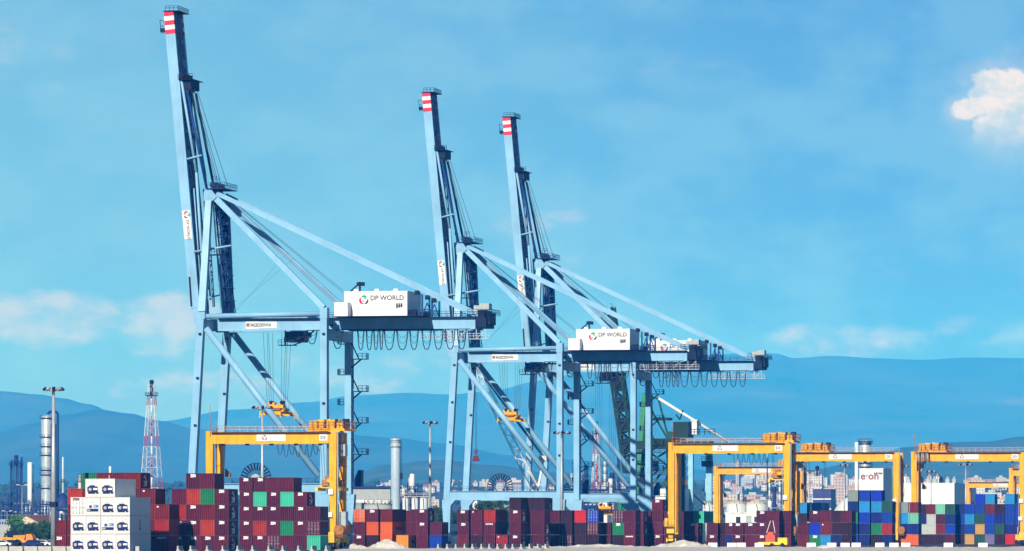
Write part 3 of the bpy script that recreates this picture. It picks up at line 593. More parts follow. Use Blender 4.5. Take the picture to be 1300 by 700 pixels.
    zc = (zb + zt) / 2 + .06; put('logo', logo_mesh(.95), (sx + 1.55, -.58, zc), sg); put('lettering', text_mesh('DP WORLD', .62, INKG, .0), (sx + 2.25, -.57, zc - .1), sg); put('lettering', text_mesh('Tarragona', .34, INKG, .0), (sx + 2.25, -.57, zc - .5), sg)
    sg = part(MB().box(span - 2.6, span - 1.0, -.56, -.503, zb + .45, zt - .35), 'number_plate', WHITE)
    put('lettering', text_mesh('D3', .8, INK, .02), (span - 2.35, -.57, zb + .75), sg)
    for k in range(5): x = 2.5 + k * (span - 5) / 4; part(MB().box(x - .35, x + .35, -.3, .3, zb - .42, zb - .09), 'floodlight', DARK)
    if hang is not None:
        h = empty('gantry_spreader', o + Vector((tro, w * .5, hang[0]))); tag(h, hang[1], 'spreader')
        MB().box(-2.4, 2.4, -.6, .6, 0, .45).box(-2.4, -1.9, -3.2, 3.2, -.5, .1).box(1.9, 2.4, -3.2, 3.2, -.5, .1).build('beam', YELB, h)
        MB().box(-1.7, 1.7, -1.1, 1.1, .5, 1.5).box(-1.2, -.2, -.8, .8, 1.5, 2.3).box(.3, 1.4, -.7, .7, 1.5, 2.1).build('headblock', RUST, h)
        MB().lathe([(.3, 0), (.8, .1), (.9, .5), (.5, .9), (.2, .95)], (0, -1.2, .9), 14).build('cable_basket', YEL, h)
        for x in (-1.5, 1.5):
            for y in (-.9, .9): MB().tube((x, y, 1.5), (x * 1.3, y * 1.2, zb + .2 - hang[0]), .05, 4).build('rope', ROPE, h)
    return r
SG = lambda S: 6800.0 / S
make_rtg(266.5, SG(6.78), 23.8, 'yellow yard gantry over the stacks in front of the biggest blue crane', tro=22.6, hang=(11.4, 'yellow spreader hanging inside the gantry before the biggest crane'), sign=.385, zt=21.75)
make_rtg(852.7, SG(5.83), 25.4, 'yellow yard gantry straddling the plum stacks beside the green crane', tro=23.5, sign=.36, hang=(14.5, 'yellow spreader up under the beam of the gantry beside the green crane'))
make_rtg(909.5, SG(4.27), 25.2, 'yellow yard gantry seen far back through the gantry beside the green crane', tro=30.0 - 8, sign=.43)
make_rtg(1006.0, SG(5.23), 25.4, 'yellow yard gantry over the blue stack under the white tower building', tro=5.5, sign=.355, hang=(5.2, 'rusty yellow spreader hanging low beside a yellow gantry leg'), cab=1.0)
make_rtg(1160.5, SG(5.23), 26.4, 'yellow yard gantry at the edge of the picture above the mixed blue stacks', tro=4.5, sign=.385, cab=1.0, bundle=True)
make_rtg(1228.5, SG(3.26), 25.2, 'small far yellow gantry standing behind the white warehouse', tro=20, sign=.40)
make_rtg(1284.0, SG(4.15), 25.2, 'orange gantry leg between the far small gantry and the nearest one', tro=20)

# ------------------------------------------------------------------ containers
PAINT = {
 'P': ('plum', mat('plum_paint', (0.088, 0.004, 0.028), 0.5, var=0.22, streak=0.5, objvar=0.22, dirt=(0.07, 0.02, 0.02))),
 'K': ('dark plum', mat('dark_plum_and_shade', (0.028, 0.005, 0.020), 0.5, var=0.12, streak=0.3, objvar=0.2, dirt=(0.03, 0.01, 0.01))),  # darker plum; on the fourth-tier boxes shade is put into the colour
 'M': ('maroon', mat('maroon_paint', (0.14, 0.007, 0.018), 0.5, var=0.22, streak=0.5, objvar=0.2, dirt=(0.12, 0.03, 0.02))),
 'R': ('red', mat('red_container_paint', (0.33, 0.018, 0.015), 0.5, var=0.22, streak=0.5, objvar=0.15, dirt=(0.20, 0.05, 0.03))),
 'X': ('bright red', mat('bright_red_paint', (0.50, 0.012, 0.012), 0.5, streak=0.25)),
 'O': ('orange', mat('orange_paint', (0.62, 0.10, 0.015), 0.5, var=0.1, streak=0.3, objvar=0.12, dirt=(0.3, 0.08, 0.03))),
 'Y': ('amber', mat('amber_paint', (0.74, 0.26, 0.03), 0.5, streak=0.3)),
 'G': ('green', mat('green_paint', (0.012, 0.20, 0.085), 0.5, streak=0.3, objvar=0.15, dirt=(0.02, 0.06, 0.04))),
 'L': ('pale green', mat('pale_green_paint', (0.16, 0.48, 0.33), 0.5, streak=0.25, objvar=0.1)),
 'E': ('dark green', mat('dark_green_paint', (0.012, 0.075, 0.055), 0.5, streak=0.3)),
 'T': ('turquoise', mat('turquoise_paint', (0.05, 0.46, 0.30), 0.5, var=0.08, streak=0.15, objvar=0.06)),
 'B': ('blue', mat('blue_paint', (0.005, 0.038, 0.36), 0.5, streak=0.25, objvar=0.2, dirt=(0.02, 0.04, 0.15))),
 'N': ('navy blue', mat('navy_paint', (0.006, 0.014, 0.17), 0.5, streak=0.25, objvar=0.2, dirt=(0.02, 0.02, 0.08))),
 'C': ('sky blue', mat('sky_blue_paint', (0.02, 0.24, 0.52), 0.5, streak=0.25, objvar=0.12, dirt=(0.1, 0.2, 0.3))),
 'W': ('off-white', mat('off_white_paint', (0.45, 0.49, 0.49), 0.5, streak=0.25)),
 'S': ('grey', mat('grey_green_paint', (0.22, 0.29, 0.27), 0.5, streak=0.3)),
 'A': ('tan', mat('tan_paint', (0.52, 0.30, 0.08), 0.5, streak=0.3)),
 'V': ('violet grey', mat('violet_grey_paint', (0.16, 0.14, 0.30), 0.5, streak=0.3)),
}
CW, CH, L20, L40 = 2.438, 2.591, 6.058, 12.192
def body_mesh(ln, h, ribs=True, door=False):
    mb = MB(); w = CW / 2; p = .14
    for x in (-w, w - p):
        for y in (0, ln - p): mb.box(x, x + p, y, y + p, .0, h)
    for z0, z1 in ((0, .16), (h - .12, h - .004)):
        for y in (0.004, ln - p + .004): mb.box(-w + p, w - p, y, y + p - .02, z0 + .004, z1)
        for x in (-w + .006, w - .11): mb.box(x, x + .104, p, ln - p, z0 + .004, z1)
    mb.box(-w + .05, w - .05, .06, ln - .06, h - .06, h - .03); mb.box(-w + .05, w - .05, .06, ln - .06, .1, .14)
    for x in (-w - .004, w - .176):
        for y in (-.006, ln - .156):
            for z in (.0, h - .118): mb.box(x, x + .18, y, y + .162, z, z + .12)
    def wall(a, b, depth, pitch, fn):
        n = max(2, int(round((b - a) / pitch))); st = (b - a) / n; prof = []
        for i in range(n):
            t = a + st * i; prof += [(t, 0), (t + st * .26, 0), (t + st * .5, depth), (t + st * .76, depth)]
        prof.append((b, 0)); base = len(mb.v)
        for (t, d) in prof: mb.v.append(fn(t, d, .14)); mb.v.append(fn(t, d, h - .10))
        for i in range(len(prof) - 1): q = base + 2 * i; mb.face([q, q + 2, q + 3, q + 1])
    wall(.12, ln - .12, .09 if ribs else .012, .45 if ribs else 1.1, lambda t, d, z: (w - .02 - d, t, z))
    wall(.12, ln - .12, .05 if ribs else .012, .28 if ribs else 1.1, lambda t, d, z: (-w + .02 + d, ln - t, z))
    wall(-w + .1, w - .1, .05 if ribs else .012, .25 if ribs else 1.0, lambda t, d, z: (-t, ln - .02 - d, z))
    if not door: wall(-w + .1, w - .1, .11 if ribs else .012, .37 if ribs else 1.0, lambda t, d, z: (t, .015 + d, z))
    else:
        mb.box(-w + .1, w - .1, .07, .10, .1, h - .08)
    o = mb.build('tmp', []); me = o.data; bpy.data.objects.remove(o); me.materials.append(None); return me
def door_mesh(h):
    mb = MB(); w = CW / 2 - .15
    mb.box(0.0, w - .01, -.05, .0, 0, h - .32)
    for z in (.45, 1.15, 1.85): mb.box(.05, w - .06, -.075, -.051, z - .1, z + .1)
    for x in (.28, .82):
        mb.tube((x, -.10, .0), (x, -.10, h - .32), .028, 6, 1)
        for z in (.15, .8, 1.5, h - .5): mb.box(x - .07, x + .07, -.14, -.076, z, z + .08, 1)
        mb.box(x - .02, x + .30, -.15, -.11, .95, 1.0, 1)
    o = mb.build('tmp', []); me = o.data; bpy.data.objects.remove(o); me.materials.append(None); me.materials.append(GALV); return me
BODY = {(ln, d): body_mesh(ln, CH, True, d) for ln in (L20, L40) for d in (False, True)}
HC = 2.896
REEFER = body_mesh(L40, HC, False, True); REEFD = body_mesh(L40, HC, False, True)
DOOR = door_mesh(CH)
def smat(o, m, slot=0): o.material_slots[slot].link = 'OBJECT'; o.material_slots[slot].material = m
NUM = ['ground', 'second', 'third', 'fourth', 'fifth', 'sixth']
ORD = ['first', 'second', 'third', 'fourth', 'fifth', 'sixth', 'seventh', 'eighth', 'ninth', 'tenth', 'eleventh', 'twelfth']
def side_mark(ln):
    k = ('sidemark', ln)
    if k in TEXTS: return TEXTS[k]
    mb = MB(); x = CW / 2 + .004; y = ln * .5
    for i, (a, b, c, d) in enumerate(((-.3, .25, 2.05, 2.15), (-.55, -.2, 1.75, 2.0), (.0, .3, 1.5, 1.8), (.35, .6, 1.25, 1.45))):
        mb.box(x - .012, x, y + a * 1.6, y + b * 1.6, c, d)
    o = mb.build('tmp', INKW); me = o.data; bpy.data.objects.remove(o); TEXTS[k] = me; return me
def container(X, Y, Z, code, ln, label, group):
    """code: paint letter, then z lettering, d doors, t long name, p small plate, s side mark"""
    nm, m = PAINT[code[0]]; dr = 'd' in code[1:]
    o = bpy.data.objects.new('shipping_container', BODY[(ln, dr)]); COL.objects.link(o); o.location = (X, Y, Z); smat(o, m); tag(o, label, 'container', group)
    if 'z' in code[1:]: put('lettering', text_mesh('ZIM', .62, INKW, .045, xs=.85), (-.42, -.012, CH - .62), o)
    if 't' in code[1:]: put('lettering', text_mesh('CRONOS', .34, INKW, .02, xs=1.1), (-.85, -.012, CH - .46), o)
    if 'h' in code[1:]: put('lettering', text_mesh('Hapag-Lloyd', 1.15, INK, .02, side='x'), (CW / 2 + .008, ln * .22, 1.05), o)
    if 'p' in code[1:]: MB().box(-.9, -.6, -.004, .008, 2.05, 2.3).build('plate', INKW, o)
    if 'n' in code[1:]: MB().box(.86, .93, -.004, .004, 1.1, 2.2).build('side_number', INKW, o)
    if 'z' in code[1:] or 's' in code[1:]:
        put('side_lettering', text_mesh('ZIM', 1.25, INKW, .03, side='x'), (CW / 2 + .008, ln * .5 - 1.1, .35), o); put('side_emblem', side_mark(ln), (0, 0, 0), o)
    if dr:
        for s in (0, 1):
            d_ = put('door', DOOR, (0, .05, .17), o); smat(d_, m)
            if s: d_.scale = (-1, 1, 1)
    return o
def block(name, px, D, cols, group, ln=L20, h=CH, pitch=2.46):
    """columns of containers side by side: each (offset in metres from the first, paint codes from the ground up, lengths/setback)"""
    base = P(px, D)
    for i, c in enumerate(cols):
        if c is None: continue
        off, codes = c[0], c[1]; l_ = c[2] if len(c) > 2 else ln; dy = c[3] if len(c) > 3 else 0.0
        codes = codes.split()
        for t, code in enumerate(codes):
            if code == '-': continue
            extra = 'lettered ' if 'z' in code[1:] or 't' in code[1:] else ('with doors ' if 'd' in code[1:] else '')
            nm = PAINT[code[0]][0]
            lab = '%s container%s, %s tier, %s column from left, %s' % (nm, (' ' + extra.strip()) if extra else '', NUM[t], ORD[i], name)
            j = random.uniform(-.05, .05)
            container(base.x + off + j, base.y + dy + random.uniform(-.06, .06), t * (h + .012), code, l_, lab, group)
def pxcols(px0, D, lst):
    """columns given by photo column px"""
    S = 6800 / D; q = P(px0, D)
    out = []
    for it in lst:
        # the column's left edge on the plane y = const through the first column
        px = it[0]; dy = it[3] if len(it) > 3 else 0.0; Yp = q.y + dy
        k = (px - CX) / FPX; v = FWD + RGT * k; X = v.x / v.y * Yp
        out.append((X - q.x + CW / 2,) + tuple(it[1:]))
    return out
def blockpx(name, px0, D, lst, group, **kw): block(name, px0, D, pxcols(px0, D, lst), group, **kw)
G1_ = 'containers stacked in the yard'
# white refrigerated containers
FAN = None
def reefer_unit(kind):
    k = ('unit', kind)
    if k in TEXTS: return TEXTS[k]
    mb = MB()
    BLU = mat('unit_navy', (0.008, 0.016, 0.10), 0.45, var=0.2); UW = WHITE
    mb.box(-1.0, 1.0, -.015, 0, .46, 1.95, 1).box(-1.05, 1.05, -.02, -.001, 2.0, 2.02, 2)
    if kind == 0:
        # rounded dark cowl with a white service panel
        pts = []
        for cx, cz, a0 in ((.60, 1.42, 0), (-.62, 1.42, 90), (-.62, .98, 180), (.60, .98, 270)):
            for q in range(5): a = R(a0 + q * 22.5); pts.append((cx + .28 * math.cos(a), cz + .28 * math.sin(a) * 1.0))
        mb.prism(pts, -.09, .0, 0)
        mb.box(.10, .82, -.105, -.091, 1.1, 1.42, 1).box(-.55, .35, -.06, 0, 1.70, 1.86, 0).box(.55, .98, -.08, 0, .52, .78, 0).box(-.8, .4, -.05, 0, .50, .69, 0)
        mb.tube((-.42, -.1, 1.2), (-.42, -.092, 1.2), .26, 14, 2)
    elif kind == 1:
        mb.box(-.95, .95, -.09, 0, .62, 1.02, 0).box(-.95, .95, -.07, 0, 1.03, 1.10, 2).box(-.6, -.1, -.1, 0, 1.2, 1.62, 3).box(.1, .5, -.08, 0, 1.2, 1.75, 2).box(.55, .95, -.09, 0, 1.25, 1.7, 3).box(-.9, -.4, -.11, -.091, .7, .95, 2)
        mb.tube((-.35, -.12, 1.42), (-.35, -.101, 1.42), .16, 12, 0)
    mb.box(-.04, .04, -.012, 0, 2.35, 2.45, 0).box(-.08, .08, -.012, 0, 2.02, 2.10, 0).box(-.9, .9, -.03, -.001, .14, .20, 2)
    for x in (-.75, -.5, -.1, .2, .6): mb.box(x, x + .16, -.05, -.001, .02, .13, 0)
    o = mb.build('tmp', [BLU, UW, GREY, mat('unit_blue', (.05, .22, .55), .45)]); me = o.data; bpy.data.objects.remove(o); TEXTS[k] = me; return me
RWHITE = mat('reefer_white', (.70, .70, .68), .5, var=.05, scale=.5, streak=.30, objvar=.06, dirt=(.42, .34, .25))
rq = P(89.6, SG(7.93))
for c, kinds in enumerate(('00d', '0010', '0100', '000')):
    for t, kch in enumerate(kinds):
        lab = 'white refrigerated container, %s tier, %s column from left%s' % (NUM[t], ORD[c], ', plain doors facing out' if kch == 'd' else (', pale unit with a blue lower half' if kch == '1' else ', navy cooling unit'))
        o = bpy.data.objects.new('refrigerated_container', REEFER); COL.objects.link(o); o.location = (rq.x + CW / 2 + c * 2.475 + random.uniform(-.03, .03), rq.y + random.uniform(-.05, .05), t * (HC + .05)); smat(o, RWHITE); tag(o, lab, 'container', 'white refrigerated containers')
        if kch == 'd':
            for s in (0, 1):
                d_ = put('door', DOOR, (0, .05, .25), o); smat(d_, RWHITE); d_.scale = (-1 if s else 1, 1, 1.08)
            put('lettering', text_mesh('ZIM', .6, INK, .04), (-.85, -.01, HC - .55), o)
        else:
            u = put('refrigeration_unit', reefer_unit(int(kch)), (0, .065, 0), o)
            MB().box(.5, .62, -.003, 0.01, 2.3, 2.36).build('plate', INK, o)
        mb = MB()
        for i in range(6): mb.box(CW / 2 - .012, CW / 2 + .002, 5.6, 6.4, 1.0 + i * .22, 1.14 + i * .22)
        if (c, t) in ((1, 3), (3, 1)): mb.box(CW / 2 - .012, CW / 2 + .004, 5.5, 6.6, .6, .95).build('side_lettering', mat('faded_blue_lettering', (.08, .22, .5)), o)
BH = 'stack behind white refrigerated ones'
blockpx(BH, 66, 886, [(66, 'Mz M'), (85.5, 'M M M R'), (104, 'M M M M G'), (122.8, 'M M M M Mn'), (141.6, 'M M M M M'), (160.4, 'M M M M Ms'), (178.8, 'P P M Mp'), (196.6, 'Mt R Mp')], G1_)
blockpx('stack beside white refrigerated ones', 218, 893.5, [(218, 'Pz Pz R P'), (236.3, 'Pz Pz Pz R Pz'), (254.4, 'Pz R M G P'), (272.4, 'Pz Pz Pz Pz')], G1_)
blockpx('stack under big yellow gantry', 304, SG(7.07), [(304, 'Pz Pz Pz Pz Pz'), (321.6, 'Pz R Pz T Pz'), (338.6, 'Pd Pz Pz Pz P'), (355.7, 'P G P T P'), (372.8, 'P Pz Pz Pz'), (389.6, 'T Pd P')], G1_)
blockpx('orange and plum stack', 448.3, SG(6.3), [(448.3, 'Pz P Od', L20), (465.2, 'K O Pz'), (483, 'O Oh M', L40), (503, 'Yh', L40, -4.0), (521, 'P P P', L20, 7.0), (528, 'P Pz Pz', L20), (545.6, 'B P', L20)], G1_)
blockpx('row behind orange-plum stack', 492, SG(6.0), [(492, 'P P M', L20, 22), (510, 'P P M', L40, 22), (526, 'P P P', L20, 22)], G1_)
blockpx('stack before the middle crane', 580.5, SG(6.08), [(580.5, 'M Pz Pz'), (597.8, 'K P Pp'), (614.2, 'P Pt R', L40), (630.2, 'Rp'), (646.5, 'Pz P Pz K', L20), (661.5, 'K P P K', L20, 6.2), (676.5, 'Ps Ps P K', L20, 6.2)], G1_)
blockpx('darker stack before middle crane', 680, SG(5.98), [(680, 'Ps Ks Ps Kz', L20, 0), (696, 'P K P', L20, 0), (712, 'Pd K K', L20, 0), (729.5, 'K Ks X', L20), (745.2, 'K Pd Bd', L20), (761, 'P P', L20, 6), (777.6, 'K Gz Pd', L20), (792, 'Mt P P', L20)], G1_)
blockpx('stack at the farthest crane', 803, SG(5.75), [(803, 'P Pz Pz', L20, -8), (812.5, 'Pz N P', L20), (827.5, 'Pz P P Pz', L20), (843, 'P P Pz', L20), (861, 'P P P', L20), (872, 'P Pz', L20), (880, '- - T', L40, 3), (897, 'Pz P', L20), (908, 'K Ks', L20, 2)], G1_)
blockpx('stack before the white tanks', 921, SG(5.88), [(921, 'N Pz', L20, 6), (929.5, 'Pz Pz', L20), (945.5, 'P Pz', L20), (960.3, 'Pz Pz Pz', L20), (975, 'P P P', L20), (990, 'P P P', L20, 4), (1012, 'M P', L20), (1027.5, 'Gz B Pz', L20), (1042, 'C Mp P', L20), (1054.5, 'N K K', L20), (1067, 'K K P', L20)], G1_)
blockpx('blue stack below tower building', 1076, SG(5.4), [(1076, 'B N G N S', L20), (1091, 'N N B C B', L20), (1106, 'K G N C B', L20), (1119.5, 'N R B E', L20)], G1_)
blockpx('mixed stack between gantry legs', 1141, SG(5.25), [(1129, 'A M B E', L20), (1142, 'O N C S', L20), (1153, 'O N L M', L20)], G1_)
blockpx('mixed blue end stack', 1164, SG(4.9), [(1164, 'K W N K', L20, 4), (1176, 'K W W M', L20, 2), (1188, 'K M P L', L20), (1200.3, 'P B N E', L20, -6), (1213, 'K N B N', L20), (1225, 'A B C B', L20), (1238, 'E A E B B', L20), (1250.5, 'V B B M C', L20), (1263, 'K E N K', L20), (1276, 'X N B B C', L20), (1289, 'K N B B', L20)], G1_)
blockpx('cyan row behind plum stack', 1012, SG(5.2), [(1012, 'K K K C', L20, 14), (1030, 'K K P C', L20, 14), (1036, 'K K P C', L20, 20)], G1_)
# ------------------------------------------------------------------ ground, hills, air
def ground_z(D): t = max(0.0, min(1.0, (D - 3200) / 4300.0)); return 66.0 * t * t * (3 - 2 * t) * .98
def ground_mat(name, c0, c1, scale, rough=.9, bump=.0, c2=None):
    m = bpy.data.materials.new(name); m.use_nodes = True; nt = m.node_tree; N = nt.nodes; Lk = nt.links; b = N['Principled BSDF']; b.inputs['Roughness'].default_value = rough; b.inputs['Specular IOR Level'].default_value = .2
    tc = N.new('ShaderNodeTexCoord'); no = N.new('ShaderNodeTexNoise'); no.inputs['Scale'].default_value = scale; no.inputs['Detail'].default_value = 9; no.inputs['Roughness'].default_value = .62
    Lk.new(tc.outputs['Object'], no.inputs['Vector']); rp = N.new('ShaderNodeValToRGB'); Lk.new(no.outputs[0], rp.inputs[0])
    e = rp.color_ramp.elements; e[0].position = .36; e[0].color = (*c0, 1); e[1].position = .64; e[1].color = (*c1, 1)
    if c2: q = e.new(.72); q.color = (*c2, 1)
    Lk.new(rp.outputs[0], b.inputs['Base Color'])
    if bump:
        n2 = N.new('ShaderNodeTexNoise'); n2.inputs['Scale'].default_value = scale * 6; n2.inputs['Detail'].default_value = 6; Lk.new(tc.outputs['Object'], n2.inputs['Vector'])
        bp = N.new('ShaderNodeBump'); bp.inputs['Strength'].default_value = bump; bp.inputs['Distance'].default_value = .4; Lk.new(n2.outputs[0], bp.inputs['Height']); Lk.new(bp.outputs[0], b.inputs['Normal'])
    return m
ASPH = ground_mat('asphalt', (.032, .033, .036), (.060, .060, .062), .08)
SAND = ground_mat('sand_and_gravel', (.48, .45, .40), (.70, .66, .59), .5, bump=.9, c2=(.30, .28, .25))
HILL = ground_mat('scrub_hillside', (.020, .042, .018), (.06, .075, .035), .0016, c2=(.13, .11, .07))
HILLN = ground_mat('wooded_hillside', (.022, .055, .020), (.06, .085, .030), .012, c2=(.15, .125, .07))
mb = MB(); n = 24; b0 = 0
Ds = [-600, 300, 700, 1200, 2000, 3200, 3600, 4000, 4500, 5000, 5500, 6000, 6500, 7000, 7600, 9000, 12000, 18000, 28500]
for D in Ds:
    for i in range(n + 1):
        r = (-1 + 2 * i / n) * (3600 if D < 9000 else 6200); v = FWD * D + RGT * r; mb.v.append((v.x, v.y, ground_z(D)))
for k in range(len(Ds) - 1):
    for i in range(n): q = k * (n + 1) + i; mb.face([q, q + 1, q + n + 2, q + n + 1], 0, True)
tag(mb.build('ground', ASPH), kind='structure')
def interp(pr, x):
    if x <= pr[0][0]: return pr[0][1]
    for (a, ya), (b, yb) in zip(pr, pr[1:]):
        if x <= b:
            t = (x - a) / (b - a); t = t * t * (3 - 2 * t); return ya + (yb - ya) * t
    return pr[-1][1]
def ridge(name, D, prof, foot, m, rough, seed, back=1200):
    S = FPX / D; mb = MB(); x0, x1 = prof[0][0], prof[-1][0]; nx = int((x1 - x0) / 6); rows = 22
    for k in range(rows + 1):
        t = k / rows; d = D - foot * (1 - t) if k <= rows - 3 else D + back * (k - rows + 3) / 3
        tt = t / ((rows - 3) / rows) if k <= rows - 3 else 1 - .35 * (k - rows + 3)
        if k <= rows - 3: d = D - foot * (1 - tt)
        for i in range(nx + 1):
            px = x0 + (x1 - x0) * i / nx; w = FWD * D + RGT * ((px - CX) / FPX * D)
            h = HCAM + (HY - interp(prof, px)) / S; p = FWD * d + RGT * ((px - CX) / FPX * D)
            s = .15 * tt + .85 * tt ** 1.7 if tt > 0 else 0
            nz = mnoise.fractal(Vector((p.x / 900, p.y / 900, seed)), 1.0, 2.1, 6); nr = mnoise.fractal(Vector((p.x / 260, p.y / 700, seed + 5)), 1.0, 2.2, 5)
            z = h * s + rough * (nz * .8 + nr * .55) * min(1, tt * 1.6) * (1 - .93 * max(0, tt - .6) / .4 if tt > .6 else 1) * h
            mb.v.append((p.x, p.y, max(z, -2 + ground_z(d) * .0)))
    for k in range(rows):
        for i in range(nx): q = k * (nx + 1) + i; mb.face([q, q + 1, q + nx + 2, q + nx + 1], 0, True)
    return tag(mb.build(name, m), kind='structure')
ridge('hills', 24500, [(-150, 545), (100, 545), (200, 535), (300, 520), (390, 511), (450, 502), (520, 499), (570, 501), (620, 497), (690, 483), (760, 466), (830, 456), (900, 451), (960, 448), (985, 449), (1008, 455), (1060, 452), (1110, 455), (1170, 457), (1230, 454), (1300, 455), (1450, 462)], 7500, HILL, .025, 1.0, 2500)
ridge('hills', 20500, [(-150, 494), (0, 497), (50, 501), (80, 506), (110, 513), (150, 526), (190, 541), (240, 556), (330, 580), (450, 600), (560, 640)], 6000, HILL, .04, 3.0)
ridge('hills', 16500, [(-150, 575), (0, 549), (40, 538), (80, 527), (125, 520), (165, 525), (200, 534), (250, 545), (300, 548), (360, 552), (430, 551), (500, 556), (560, 563), (650, 578), (800, 590), (950, 600), (1150, 640)], 5500, HILL, .05, 7.0)
ridge('hills', 9800, [(380, 640), (440, 606), (490, 590), (560, 584), (620, 590), (700, 600), (780, 606), (880, 610), (960, 606), (1030, 597), (1080, 588), (1110, 578), (1150, 568), (1200, 562), (1250, 561), (1300, 555), (1380, 548), (1450, 548)], 2600, HILLN, .16, 11.0, 900)
# the sandy strip in front of the yard, and its heaps
mb = MB(); nx, ny = 300, 36
for k in range(ny + 1):
    D = 560 + (1128 - 560) * k / ny
    for i in range(nx + 1):
        px = 425 + (1400 - 425) * i / nx; p = P(px, D if px > 690 else 560 + (1004 - 560) * k / ny)
        e = min(1, k / 3, (ny - k) / 3, i / 6)
        h = .16 + .30 * mnoise.fractal(Vector((p.x / 2.2, p.y / 5, 0)), 1, 2, 6) + .22 * mnoise.fractal(Vector((p.x / 14, p.y / 20, 4)), 1, 2, 4)
        mb.v.append((p.x, p.y, .006 + max(0, h) * e * .9))
for k in range(ny):
    for i in range(nx): q = k * (nx + 1) + i; mb.face([q, q + 1, q + nx + 2, q + nx + 1], 0, True)
tag(mb.build('sand', SAND), kind='structure')
def heap(px, D, w, h, label, seed, dep=5.0):
    o = P(px, D); mb = MB(); n, rr = 40, 10
    for k in range(rr + 1):
        t = k / rr
        for i in range(n):
            a = 2 * math.pi * i / n; q = 1 + .22 * mnoise.noise(Vector((math.cos(a) * 1.3, math.sin(a) * 1.3, seed)))
            x, y = w / 2 * t * q * math.cos(a), dep / 2 * t * q * math.sin(a)
            z = h * (1 - t) ** 1.15 * (1 + .0) + (.42 * h * mnoise.fractal(Vector((x * .7, y * .7, seed)), 1, 2, 6) * math.sin(math.pi * min(1, t * 1.05 + .05)))
            mb.v.append((x, y, max(z, 0) if k < rr else -.15))
    for k in range(rr):
        for i in range(n): j = (i + 1) % n; q = k * n; mb.face([q + i, q + j, q + n + j, q + n + i], 0, True)
    ob = mb.build('sand_heap', SAND, None, o); return tag(ob, label, 'heap')
heap(493, 985, 10.0, 1.9, 'pale grey sand heap in front of the orange containers, tallest one', 1)
heap(450, 975, 6.0, 1.1, 'low grey sand heap between the gantry leg and the tall heap', 2)
heap(866, 1085, 16.0, 1.6, 'wide grey sand heap at the foot of the gantry leg', 3, 7)
heap(760, 1075, 24.0, .8, 'long low pale heap before the dark plum containers', 4, 6)
heap(1046, 1010, 7.0, .75, 'small brownish rubble heap on the sand before the green container', 5, 4)
heap(690, 1060, 14.0, .5, 'flat pale heap where the concrete barriers end', 6, 4)
# haze
def build_haze():
    m = bpy.data.materials.new('haze_air'); m.use_nodes = True; nt = m.node_tree; nt.nodes.remove(nt.nodes['Principled BSDF'])
    v = nt.nodes.new('ShaderNodeVolumePrincipled'); v.inputs['Color'].default_value = (*HAZECOL, 1); v.inputs['Density'].default_value = HAZEDEN; v.inputs['Anisotropy'].default_value = -0.3; v.inputs['Absorption Color'].default_value = (1, 1, 1, 1)
    nt.links.new(v.outputs[0], nt.nodes['Material Output'].inputs['Volume'])
    mb = MB(); q = []
    for D, r in ((-900, -6600), (-900, 6600), (29000, 6600), (29000, -6600)): w = FWD * D + RGT * r; q.append((w.x, w.y))
    mb.hexa([(x, y, -6) for x, y in q], [(x, y, 1050) for x, y in q]); o = mb.build('haze', m); tag(o, kind='stuff'); return o
HAZECOL = (.015, .31, 1.0); HAZEDEN = 7.4e-5
build_haze()
# ------------------------------------------------------------------ barriers in front
CONC = mat('concrete', (.46, .46, .43), .85, var=.12, scale=1.2, streak=.2, dirt=(.22, .21, .19))
CONCW = mat('whitewashed_concrete', (.72, .72, .68), .8, var=.08, scale=1.2, streak=.2, dirt=(.4, .38, .34))
JER = [(-.30, 0), (.30, 0), (.30, .10), (.13, .34), (.09, .86), (-.09, .86), (-.13, .34), (-.30, .10)]
def barrier_mesh(l, s=1.0):
    o = MB().prism([(x * s, z * s) for x, z in JER], -l / 2, l / 2).build('concrete_barrier', CONC); me = o.data; bpy.data.objects.remove(o); return me
BM = barrier_mesh(3.0, 1.12)
def put_thing(name, me, loc, label, cat, group, rz=0.0):
    o = bpy.data.objects.new(name, me); COL.objects.link(o); o.location = loc; o.rotation_euler = (0, 0, rz); return tag(o, label, cat, group)
x = 193.0; i = 0
while x < 432:
    put_thing('concrete_barrier', BM, P(x, 884), 'concrete barrier standing end on, in the row before the plum stacks', 'barrier', 'concrete barriers before the plum stacks', random.uniform(-.05, .05)); x += 19.2 + random.uniform(-3, 3)
x = 558.0
while x < 700:
    put_thing('concrete_barrier', BM, P(x, 1008), 'concrete barrier in the close set row before the middle crane', 'barrier', 'concrete barriers before the middle crane', random.uniform(-.05, .05)); x += 10.5 + random.uniform(-1.2, 1.2)
o = MB().prism([(-1.12, .0), (1.12, 0), (1.12, .92), (.95, 1.0), (-.95, 1.0), (-1.12, .92)], -.3, .3).build('concrete_block', CONC); BLK = o.data; bpy.data.objects.remove(o)
for k, px in enumerate((2, 21, 39, 57, 75, 93, 112, 131, 150, 169)):
    put_thing('concrete_block', BLK, P(px, 858) + Vector((0, random.uniform(-.2, .2), -.06)), 'pale concrete block in the row before the white containers', 'block', 'concrete blocks before the white containers')
o = MB().prism([(x * 1.1, z * 1.1) for x, z in JER], -.95, .95).build('white_barrier', CONCW); WB = o.data; bpy.data.objects.remove(o)
for px in (929, 941, 964, 1030, 1056, 1073, 1087, 1117, 1135, 1150, 1248, 1204, 905):
    put_thing('white_barrier', WB, P(px, 1118 + random.uniform(-8, 8)), 'white concrete barrier lying across the sand before the containers', 'barrier', 'white barriers on the sand', R(90) + random.uniform(-.08, .08))
